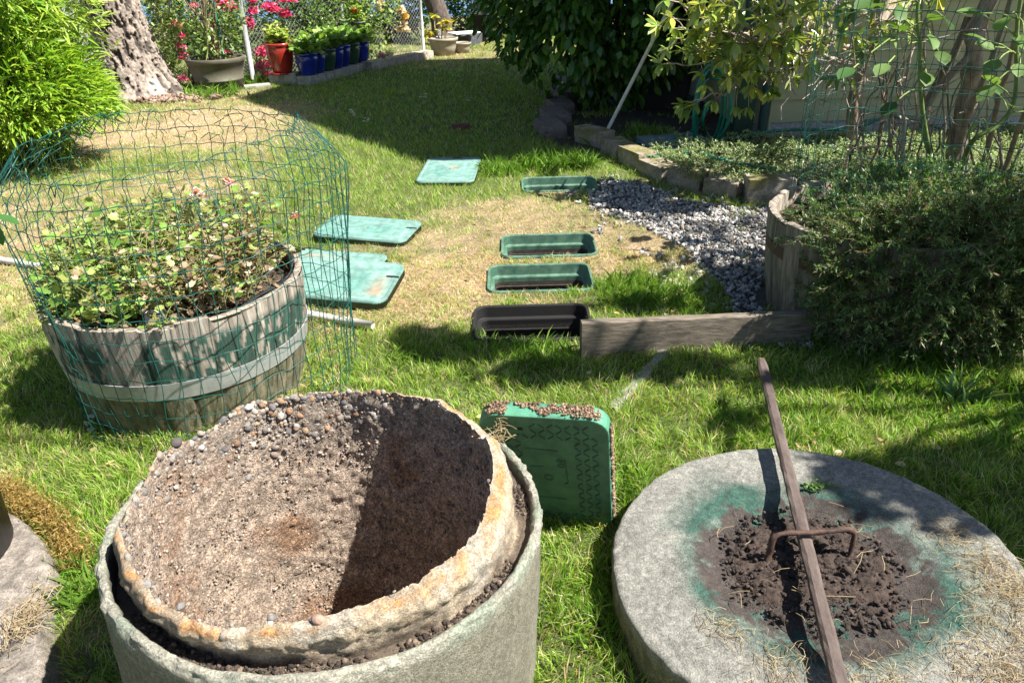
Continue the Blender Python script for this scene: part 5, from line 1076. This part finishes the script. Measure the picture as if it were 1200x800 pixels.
mb = MB(); tube(mb, [D(264, 74, c[1]-.05), D(250, 0, c[1]-.05), D(244, -40, c[1]-.05)], .007, 6); tag(mesh_obj('plant_stake', mb, m_hose, base=(c[0], c[1], .3)), 'thin green stake standing in the wide olive pot', 'stake')
# pale curb beyond the pots
ca0, ca1 = G(434, 84), G(507, 69); dv = ca1-ca0
for i in range(8):
    q = ca0+dv*(i+.5)/8+np.array([-.05, .08, 0]); cblock(q[:2], math.atan2(dv[1], dv[0]), ['nearest', 'second nearest', 'third nearest', 'fourth nearest', 'fifth nearest', 'third farthest', 'second farthest', 'farthest'][i]+' pale curb block of the row under the climbing rose', L=np.linalg.norm(dv)/8*.97, W_=.17, h=.11, col=(.38, .33, .27), grp='pale curb blocks below the climbing rose')
mb = MB(); c = D(424, 60, 10.75)*np.array([1, 1, 0]); tube(mb, [c, c+[0, 0, .42]], .02, 8); pt = thing('stand_pot', 'dark pot on a thin post at the fence above the cobalt pot', 'pot', c); mesh_obj('post', mb, m_darkp, pt)
mb = MB(); lathe(mb, [(.06, .40), (.09, .55), (.10, .56), (.10, .58), (.085, .58), (.08, .54)], 28, c, cap0=True); mesh_obj('body', mb, m_darkp, pt)
rh = potplant('potted_plant', 'small plant with one red flower on the thin post\'s pot', c[:2], .56, .14, .26, 120, .06, .017, [(.36, .46, .1), (.26, .38, .07)]); blossom(rh, D(415, 14, 10.75), .035, [(.8, .05, .02), (.7, .03, .02)], 40, L=.03)
# far pot with the yellow plant, edging and the dark things behind
c = G(519, 67); c[1] += .2; fp_ = pot('tan_pot', 'round tan plastic pot at the lawn\'s far end', [(.16, 0), (.19, .12), (.20, .20), (.222, .202), (.228, .245), (.21, .25), (.2, .2)], m_tanp, (c[0], c[1], 0)); dup(fp_, (c[0]+.27, c[1]+.2, 0), 'small tan pot beside and behind the larger tan pot', scale=.62)
yp = thing('potted_plant', 'bright yellow leaved plant growing in the tan pot', 'plant', (c[0], c[1], .2)); mbs = MB(); mbl = MB()
for (px, py) in ((510, 16), (519, 24), (525, 22), (516, 33), (502, 35), (503, 39), (522, 30)):
    e = D(px, py+4, c[1]); tube(mbs, curve(np.array([c[0]-.02, c[1], .2]), e, n=6, bend=(rng.normal()*.03, 0, 0)), .010, 5, (.45, .38, .28)); n = 16; aa = rng.uniform(0, 2*PI, n); leaves(mbl, np.repeat(e[None], n, 0), np.stack([np.cos(aa), np.sin(aa), rng.uniform(-.1, .7, n)], -1), .105, .022, pick([(.62, .52, .05), (.52, .5, .06), (.66, .5, .08), (.4, .46, .08)], n), LONG)
mesh_obj('stems', mbs, m_twig, yp); mesh_obj('leaves', mbl, m_leaf, yp)
mb = MB(); p = D(515, 38, c[1]-.08); V = rrect(.05, .09, .012, 4); V = np.concatenate([V, np.zeros((len(V), 1))], 1)[:, [0, 2, 1]]+p; V2 = V+np.array([0, .002, 0]); k = len(V); mb.add(np.concatenate([V, V2]), [grid_faces(2, k, False, True), np.arange(k)[::-1][None], (np.arange(k)+k)[None]], (.6, .66, .8)); tag(mesh_obj('plant_tag', mb, m_tagm, smooth=False, base=p), 'pale bluish tag hanging on the yellow leaved plant', 'plant tag')
for i in range(5):
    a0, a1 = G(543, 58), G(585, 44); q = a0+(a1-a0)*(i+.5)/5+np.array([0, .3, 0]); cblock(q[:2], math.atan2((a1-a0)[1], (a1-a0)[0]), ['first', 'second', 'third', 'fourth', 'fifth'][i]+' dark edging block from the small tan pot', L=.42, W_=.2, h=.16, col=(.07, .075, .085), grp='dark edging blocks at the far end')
for i, px in enumerate((562, 570)):
    q = D(px, 50, 13.4)*np.array([1, 1, 0]); pot('black_pot', ['black nursery pot at the far end of the lawn, nearer the trunk', 'black nursery pot at the far end, nearer the laurel'][i], [(.09, 0), (.12, .34), (.13, .34), (.13, .37), (.115, .37), (.11, .3)], m_blackp, (q[0], q[1], .08), 'black pots at the far end')
mb = MB(); q = D(544, 47, 12.6); box(mb, (q[0]-.22, q[1]-.1, .22), (q[0]+.22, q[1]+.25, .235), rot=.5, bev=.003); tag(mesh_obj('grey_board', mb, m_white, smooth=False, base=q*np.array([1, 1, 0])), 'flat pale board lying behind the small tan pot', 'board')
leafy('garden_tree', 'dark tree trunk standing behind the yellow leaved plant', 'tree', (-1.02, 13.3, 0), (-1.1, 13.4, 4.2), (1.6, 1.5, 1.3), 3500, .12, .03, [(.06, .12, .03), (.09, .17, .04)], DIA, 900, trad=.15, limbs=12, trunkcol=(.13, .10, .085), tr_top=(-1.15, 13.3, 3.6))
HG = [(.035, .085, .025), (.05, .11, .03), (.07, .15, .04), (.025, .06, .02)]
hedge = [((-1.75, 13.8), .55, 1.3, 'dark green bush behind the fence end beside the tree trunk'), ((-.55, 14.6), .55, .95, 'dark green bush right behind the black pots'), ((.1, 15.3), .6, .8, 'dark bush farthest back beside the laurel\'s left edge'), ((-2.9, 13.2), .8, 1.5, 'tall dark bush behind the climbing rose'), ((-4.6, 12.6), .9, 1.6, 'tall dark bush behind the pink flowers'), ((.9, 14.8), .6, 1.2, 'dark bush hidden mostly behind the laurel')]
for i, ((x, y), r_, h_, lb) in enumerate(hedge): leafy('dark_bush', lb, 'bush', (x, y, 0), (x, y, h_*.55), (r_, r_*.8, h_*.6), int(3600*r_*h_/.6), .09, .024, HG, DIA, 910+i*11, trad=.03, group='dark bushes closing the garden', clump=3.2)
leafy('sunlit_bush', 'small sunlit yellow green bush beyond the far black pots', 'bush', (.02, 13.9, 0), (-.05, 13.9, .35), (.35, .3, .36), 900, .08, .022, [(.34, .44, .1), (.26, .36, .07), (.5, .4, .25)], DIA, 990, trad=.015)

# ------------------------------------------------------------------ rhododendron and the other tall plants on the right
RL = [(.18, .28, .05), (.26, .36, .07), (.12, .20, .04), (.33, .42, .10), (.50, .50, .08), (.38, .44, .18)]
def rosette(mbl, p, d, L, n=8):
    d = nrm(d); a_ = nrm(np.cross(d, [.2, .3, .9])); b_ = np.cross(d, a_); q = rng.uniform(0, 2*PI)+np.arange(n)*2.4
    dr_ = a_*np.cos(q)[:, None]+b_*np.sin(q)[:, None]+d*rng.uniform(.1, .9, n)[:, None]+np.array([0, 0, -.45]); leaves(mbl, np.repeat(p[None], n, 0), dr_, L*rng.uniform(.65, 1.15, n), L*.17, pick(RL, n, .12), OVAL, spread=.3)
rh = thing('rhododendron', 'rhododendron with bleached branches spreading left in front of the beige wall', 'shrub', (2.55, 5.35, 0)); mbt = MB(); mbl = MB()
base = np.array([2.52, 5.35, 0]); f0 = D(1003, 100, 5.25); f1 = D(1025, 40, 5.1)
tube(mbt, smooth([base-[0, 0, .05], D(998, 150, 5.32), f0, f1], 5), np.linspace(.045, .030, 16), 9, (.26, .19, .13))
tips = [(787, 22, 4.6), (775, 75, 4.6), (800, 124, 4.5), (812, 60, 4.5), (835, 28, 4.4), (850, 92, 4.5), (866, 12, 4.3), (880, 100, 4.5), (905, 105, 4.5), (918, 60, 4.4), (935, 20, 4.4), (960, 50, 4.4), (897, 30, 4.2), (945, 5, 4.1), (860, 50, 4.3), (792, 45, 4.7), (820, 5, 4.3), (800, -10, 4.4), (845, -20, 4.3), (880, -15, 4.2), (920, -12, 4.2), (770, 30, 4.9), (780, 0, 4.6), (850, 5, 4.5), (905, -5, 4.4), (890, 60, 4.4), (930, 45, 4.3), (960, 10, 4.3), (1000, 10, 4.3), (1030, -10, 4.3), (815, 35, 4.5), (850, 60, 4.6), (985, 40, 4.3), (1010, 60, 4.4), (1060, 20, 4.7), (1100, -5, 4.7), (980, -20, 4.4), (930, 90, 4.6)]
hubs = [D(985, 75, 4.95), D(940, 50, 4.7), D(960, 20, 4.75), D(900, 60, 4.6)]
for h_ in hubs: tube(mbt, curve(f0+(f1-f0)*rng.uniform(0, 1), h_, n=8, wob=.018), np.linspace(.016, .010, 8), 6, (.42, .34, .27))
for (px, py, y) in tips:
    e = D(px, py, y); hb_ = min(hubs, key=lambda q: np.linalg.norm(q-e)) if px < 1000 else f1; pts = curve(hb_, e, sag=rng.uniform(-.05, .08), n=9, wob=.016); tube(mbt, pts, np.linspace(.0085, .0035, 9), 5, (.46, .38, .31)); rosette(mbl, e, e-pts[-3], .10, rng.integers(7, 11))
    for k in range(4):
        b_ = pts[rng.integers(3, 8)]; e2 = b_+nrm(rng.normal(size=3)+[-.5, -.3, .1])*rng.uniform(.07, .2); tube(mbt, curve(b_, e2, n=4, wob=.006), .003, 4, (.4, .33, .26)); rosette(mbl, e2, e2-b_, .085, rng.integers(5, 8))
for k in range(90):   # bare twigs round the fork
    b_ = hubs[rng.integers(0, 4)]+rng.normal(size=3)*.06; e2 = b_+nrm(rng.normal(size=3)+[-.4, -.4, 0])*rng.uniform(.12, .4); tube(mbt, curve(b_, e2, n=6, wob=.014), [.005, .0045, .004, .0035, .003, .002], 4, (.5, .43, .36))
for k in range(34):    # upper crown above the picture
    d = rdir(1, -.1, 1)[0]; e = np.array([3.3, 5.6, 2.3])+d*np.array([1.0, .6, .6])*rng.uniform(.6, 1)
    if k % 3 == 0: tube(mbt, curve(f1, e, n=7, wob=.03, sag=-.1), np.linspace(.014, .004, 7), 5, (.35, .28, .22))
    rosette(mbl, e, d, .12, 9)
    for j in range(2): rosette(mbl, e+rng.normal(size=3)*.13, d, .12, 8)
mesh_obj('branches', mbt, m_bark, rh); mesh_obj('leaves', mbl, m_gloss, rh)
lf = thing('old_shrub_tree', 'thick grey barked trunk rising inside the tall wire cage', 'tree', G(1118, 217)); b0 = G(1118, 222); mbt = MB(); mbl = MB()
tr_ = smooth([b0-[0, 0, .05], D(1122, 170, 4.5), D(1135, 110, 4.45), D(1142, 60, 4.4), D(1165, -10, 4.4), np.array([3.1, 4.3, 2.4])], 6); tube(mbt, tr_, np.linspace(.062, .042, len(tr_))*(1+.12*np.sin(np.arange(len(tr_))*1.3)), 14, (.30, .24, .19))
tube(mbt, smooth([D(1095, 205, 4.6), D(1085, 130, 4.55), D(1120, 60, 4.5), D(1135, 20, 4.5)], 5), .022, 7, (.2, .16, .11)); tube(mbt, smooth([D(1140, 62, 4.4), D(1095, 110, 4.3), D(1080, 150, 4.3)], 5), .02, 7, (.24, .19, .14))
for k in range(130):
    d = rdir(1, -.6, 1)[0]; e = np.array([4.6, 3.1, 3.3])+d*np.array([1.15, 1.15, .85])*rng.uniform(.45, 1)
    if fb(e, 1.5, 950) < .47: continue
    if k % 4 == 0: tube(mbt, curve(tr_[-1], e, n=6, wob=.03), np.linspace(.02, .005, 6), 5, (.3, .24, .19))
    for j in range(3): rosette(mbl, e+rng.normal(size=3)*.12, d, .13, 8)
for k in range(26):   # thin suckers and dead twigs round the trunk
    px = rng.uniform(985, 1230); y = rng.uniform(3.6, 4.7); p = D(px, 215, y)*np.array([1, 1, 0])+[0, 0, .05]; e = D(px+rng.uniform(-35, 70), rng.uniform(-20, 110), y+rng.uniform(-.1, .1)); pts = curve(p, e, n=9, wob=.012, bend=(rng.normal()*.04, 0, 0)); tube(mbt, pts, np.linspace(.008, .0035, 9), 5, [(.3, .24, .18), (.2, .15, .1), (.36, .30, .24)][k % 3])
    for j in range(3): q = pts[rng.integers(4, 9)]; tube(mbt, curve(q, q+rng.normal(size=3)*.10, n=4, wob=.006), .003, 4, (.36, .3, .24))
mesh_obj('trunk', mbt, m_bark, lf); mesh_obj('crown', mbl, m_gloss, lf)
SG = [(.05, .12, .03), (.07, .15, .035), (.12, .22, .05), (.16, .26, .08)]
for i, (pts_, rr_, col_, lb) in enumerate((([(1096, 215, 3.35), (1081, 130, 3.3), (1078, 60, 3.3), (1078, -15, 3.3)], .013, (.13, .19, .05), 'tall green stalk with broad leaves, left of the grey trunk'), ([(1125, 200, 3.4), (1140, 165, 3.2), (1172, 145, 3.2), (1190, 110, 3.2), (1196, 0, 3.2)], .014, (.13, .19, .05), 'tall green stalk bending up beside the right edge'))):
    s_ = thing('leafy_stalk', lb, 'plant', D(*pts_[0])*np.array([1, 1, 0])+[0, 0, .3], 'tall green stalks in the wire cage'); rr_ = rr_*.7; mb = MB(); P_ = smooth([D(*q) for q in pts_]+[D(*pts_[-1])+np.array([.02, 0, .5])], 6); tube(mb, P_, np.linspace(rr_*1.2, rr_*.7, len(P_)), 8, col_); mbl = MB()
    lv_ = [(1040, 75, 3.1), (1085, 85, 3.1), (1100, 60, 3.1), (1050, 120, 3.2), (1000, 80, 3.05), (1105, 20, 3.1), (1060, 10, 3.1), (1020, 0, 3.05), (1090, 40, 3.15)] if i == 0 else [(1200, 40, 3.05), (1170, 70, 3.1), (1165, 100, 3.15), (1195, 75, 3.0), (1180, 20, 3.1), (1150, 140, 3.2)]
    for (px, py, y) in lv_:
        e = D(px, py, y); b_ = P_[np.argmin(np.linalg.norm(P_-e, axis=1))]; tube(mb, curve(b_, e, n=5, sag=-.02), .0035, 4, (.2, .28, .07)); leaves(mbl, e[None], nrm((e-b_)*np.array([1, 1, .2])+np.array([0, 0, -.06]))[None], .095, .032, pick(SG, 1), LOBE if False else OVAL, spread=.25)
    for k in range(14):
        b_ = P_[rng.integers(len(P_)//2, len(P_))]; e = b_+rdir(1, -.1, .6)[0]*.13; tube(mb, [b_, (b_+e)/2+[0, 0, .01], e], .003, 4, (.2, .28, .07)); leaves(mbl, e[None], nrm(e-b_)[None], .10, .036, pick(SG, 1), OVAL, spread=.3)
    mesh_obj('stalk', mb, m_twig, s_); mesh_obj('leaves', mbl, m_leaf, s_)
for i, (a_, b_, y, lb) in enumerate((((1112, 200), (1187, -5), 3.75, 'brown cane leaning right behind the grey trunk'), ((1165, 230), (1205, 120), 3.5, 'brown cane low at the right edge inside the cage'), ((1062, 215), (1054, 95), 3.9, 'dead brown twiggy stem left of the first green stalk'), ((1140, 240), (1180, 90), 3.6, 'brown cane between the trunk and the right edge'))):
    p, e = D(a_[0], a_[1], y), D(b_[0], b_[1], y); p0 = p-(e-p)*.25; mb = MB(); P_ = curve(p0, e+(e-p)*(.8 if i != 2 else 0), n=12, wob=.006); tube(mb, P_, np.linspace(.014, .009, 12), 7, (.22, .16, .09) if i != 2 else (.34, .29, .24))
    if i == 2:
        for k in range(12): q = P_[rng.integers(4, 12)]; tube(mb, curve(q, q+rng.normal(size=3)*.08, n=4, wob=.006), .004, 4, (.4, .34, .29))
    tag(mesh_obj('cane', mb, m_twig, base=p0), lb, 'cane', 'brown canes in the wire cage')
# tree beyond the right edge that shades the near lawn
stt_ = thing('shade_tree', 'leafy tree beyond the right edge, seen only by its dappled shade', 'tree', (3.7, 1.5, 0)); mbt = MB(); mbl = MB()
tk_ = smooth([(3.7, 1.5, -.05), (3.66, 1.5, .9), (3.5, 1.55, 1.7), (3.3, 1.6, 2.3)], 5); tube(mbt, tk_, np.linspace(.08, .045, len(tk_)), 10, (.1, .08, .06))
def shadow_of(px, py, h): q = G(px, py, .05); return q+SUN*(h/SUN[2])
for (px, py, h_, rx, ry, rz_, n, gp_) in ((1090, 590, 2.5, .34, .22, .2, 900, .36), (1235, 575, 2.6, .40, .30, .2, 1000, .36), (985, 560, 2.55, .14, .10, .1, 260, .34), (1120, 545, 2.5, .34, .10, .1, 380, .38), (780, 420, 2.6, .40, .08, .12, 480, .36), (930, 430, 2.6, .30, .10, .2, 420, .38), (545, 400, 2.6, .20, .10, .1, 300, .40), (650, 425, 2.7, .24, .08, .1, 330, .38), (510, 380, 2.7, .12, .05, .08, 60, .35), (780, 232, 2.8, .45, .22, .15, 420, .42), (1010, 400, 2.6, .45, .16, .2, 600, .38), (860, 480, 2.5, .12, .08, .1, 120, .4), (1000, 340, 2.8, .40, .30, .25, 330, .48), (1130, 330, 2.9, .4, .35, .25, 230, .50), (765, 348, 2.6, .24, .08, .1, 170, .40), (480, 395, 2.7, .1, .05, .08, 28, .3), (730, 230, 2.8, .2, .3, .2, 160, .48)):
    c_ = shadow_of(px, py, h_); d = rdir(n); P = c_+d*np.array([rx, ry, rz_])*rng.uniform(.2, 1, (n, 1)); P = P[fb(P, 4.5, 961) > gp_]; tube(mbt, curve(tk_[-1], c_, n=7, wob=.02, sag=-.1), np.linspace(.02, .007, 7), 5, (.1, .08, .06)); n = len(P)
    leaves(mbl, P, nrm(rng.normal(size=(n, 3))+[0, 0, -.3]), .10*rng.uniform(.6, 1.2, n), .03, pick([(.07, .14, .03), (.1, .19, .045)], n), DIA)
mesh_obj('trunk', mbt, m_bark, stt_); mesh_obj('crown', mbl, m_leaf, stt_)

# ------------------------------------------------------------------ left corner: stone slab, moss, dark pot
sb = MB(); n = 90; lo, hi = np.array([-1.75, .95]), np.array([-.98, 1.75]); q = np.linspace(0, 1, n); UX, UY = np.meshgrid(lo[0]+(hi[0]-lo[0])*q, lo[1]+(hi[1]-lo[1])*q, indexing='ij'); P = np.stack([UX, UY], -1)
SLP = SLAB
def sdist(P, poly):
    d = np.full(P.shape[:-1], 9.)
    for i in range(len(poly)):
        a_, b_ = poly[i], poly[(i+1) % len(poly)]; ab = b_-a_; t0 = np.clip(((P-a_)@ab)/(ab@ab), 0, 1); d = np.minimum(d, np.linalg.norm(P-a_-t0[..., None]*ab, axis=-1))
    return np.where(inpoly(P, poly), d, -d)
sd = sdist(P, SLP)+.02*(fb(P, 14, 970)-.5); zz = .085*ss(-.005, .03, sd)*(1-.25*ss(0, .3, P[..., 1]-1.35))+.030*(fb(P, 9, 971)-.5)*ss(0, .05, sd)+.010*(fb(P, 40, 972)-.5)-.02
zz = zz-.035*np.exp(-((P[..., 0]+1.13-.25*(P[..., 1]-1.3))/.03)**2)*(P[..., 1] < 1.42); cc = np.array([.27, .235, .20])*(.5+1.0*fb(P, 60, 973, 2)[..., None]); sd_ = ss(.03, .0, sd)[..., None]*.5; cc = cc*(1-sd_)+sd_*np.array([.2, .18, .1]); cc = cc*(.75+.5*fb(P, 9, 974)[..., None])
sb.add(np.concatenate([P, zz[..., None]], -1).reshape(-1, 3), grid_faces(n, n), cc.reshape(-1, 3)); tag(mesh_obj('stone_slab', sb, m_conc, base=(-1.3, 1.4, 0)), 'rough irregular pale stone slab in the lower left corner', 'stone')
mb = MB(); mp = [G(8, 572), G(25, 592), G(45, 603), G(62, 612), G(78, 630), G(88, 655), G(95, 668)]; n = 5200; i = rng.integers(0, len(mp)-1, n); t0 = rng.uniform(size=(n, 1)); P = np.array(mp)[i]*(1-t0)+np.array(mp)[i+1]*t0+rng.normal(size=(n, 3))*np.array([.022, .022, 0]); P[:, 2] = .005+.045*rng.uniform(size=n)
leaves(mb, P, rdir(n, -.1, 1), .016*rng.uniform(.5, 1.3, n), .0016, pick([(.36, .24, .07), (.26, .17, .045), (.46, .33, .12), (.18, .12, .035)], n), NEED); tag(mesh_obj('moss', mb, m_grass, smooth=False), 'orange brown mossy clump curling round the stone slab', 'moss', kind='stuff')
mb = MB(); P = np.stack([rng.normal(-1.13, .025, 160), rng.normal(1.21, .05, 160), .075+.006*rng.uniform(size=160)], -1); straw(mb, P, .04, STRAW, w_=.0009); tag(mesh_obj('straw', mb, m_grass), 'dry straw lying in the hollow of the stone slab', 'straw', kind='stuff')
pc = np.array([-1.495, 1.43, .05]); dp = pot('dark_pot', 'dark grey pot cut off by the left edge, standing on the slab', [(.165, 0), (.178, .01), (.195, .30), (.205, .302), (.207, .33), (.2, .335), (.19, .33), (.185, .28)], m_darkp, pc)
np_ = thing('broad_leaf_plant', 'broad leaved plant poking in at the left edge by the cage', 'plant', (pc[0], pc[1], .35)); mbs = MB(); mbl = MB(); tp = D(-14, 245, 1.50)
tube(mbs, smooth([(pc[0], pc[1], .35), (pc[0]+.03, pc[1]+.02, .6), tp-[.03, 0, .02], tp], 5), .005, 5, (.2, .26, .08))
for e, L_ in ((D(-2, 252, 1.50), .055), (D(-6, 262, 1.50), .05)): leaves(mbl, (e-[.01, 0, 0])[None], np.array([(1, -.1, -.25)]) if L_ > .052 else np.array([(.35, 0, -1)]), L_, .014, [(.06, .17, .04)], OVAL, spread=.1)
for k in range(14): b_ = np.array([pc[0]-.06+rng.normal()*.05, pc[1]+rng.normal()*.05, rng.uniform(.45, 1.0)]); leaves(mbl, b_[None], rdir(1, -.2, .5)*np.array([-1, 1, 1]), .07, .018, [(.06, .17, .04)], OVAL); tube(mbs, [(pc[0], pc[1], .35), b_], .003, 4, (.2, .26, .08))
mesh_obj('stems', mbs, m_twig, np_); mesh_obj('leaves', mbl, m_leaf, np_)
# fallen leaves and petals on the lawn
mb = MB(); n = 150; P = np.array([G(rng.uniform(100, 1150), rng.uniform(110, 560), .025) for _ in range(n)]); P = P[~(inbox(P[:, :2], .03) | inpoly(P[:, :2], BED))]; n = len(P)
leaves(mb, P, rdir(n, -.1, .3), .035*rng.uniform(.4, 1.1, n), .010, pick([(.3, .17, .08), (.4, .28, .14), (.22, .12, .06), (.5, .4, .2)], n), OVAL); tag(mesh_obj('fallen_leaves', mb, m_leaf), 'small dry brown leaves fallen here and there on the lawn', 'fallen leaves', kind='stuff')
mb = MB()
for (px, py) in ((493, 116), (500, 113), (429, 141), (413, 133), (88, 272), (70, 290), (229, 132), (547, 118), (110, 496)): blossom_c = G(px, py, .03); nn2 = 7; leaves(mb, blossom_c+rng.normal(size=(nn2, 3))*.012, rdir(nn2, -.1, .6), .03, .012, pick([(.7, .68, .62)], nn2, .05), OVAL)
tag(mesh_obj('fallen_petals', mb, m_petal), 'white petals fallen on the lawn behind the cage and in the shade', 'petals', kind='stuff')
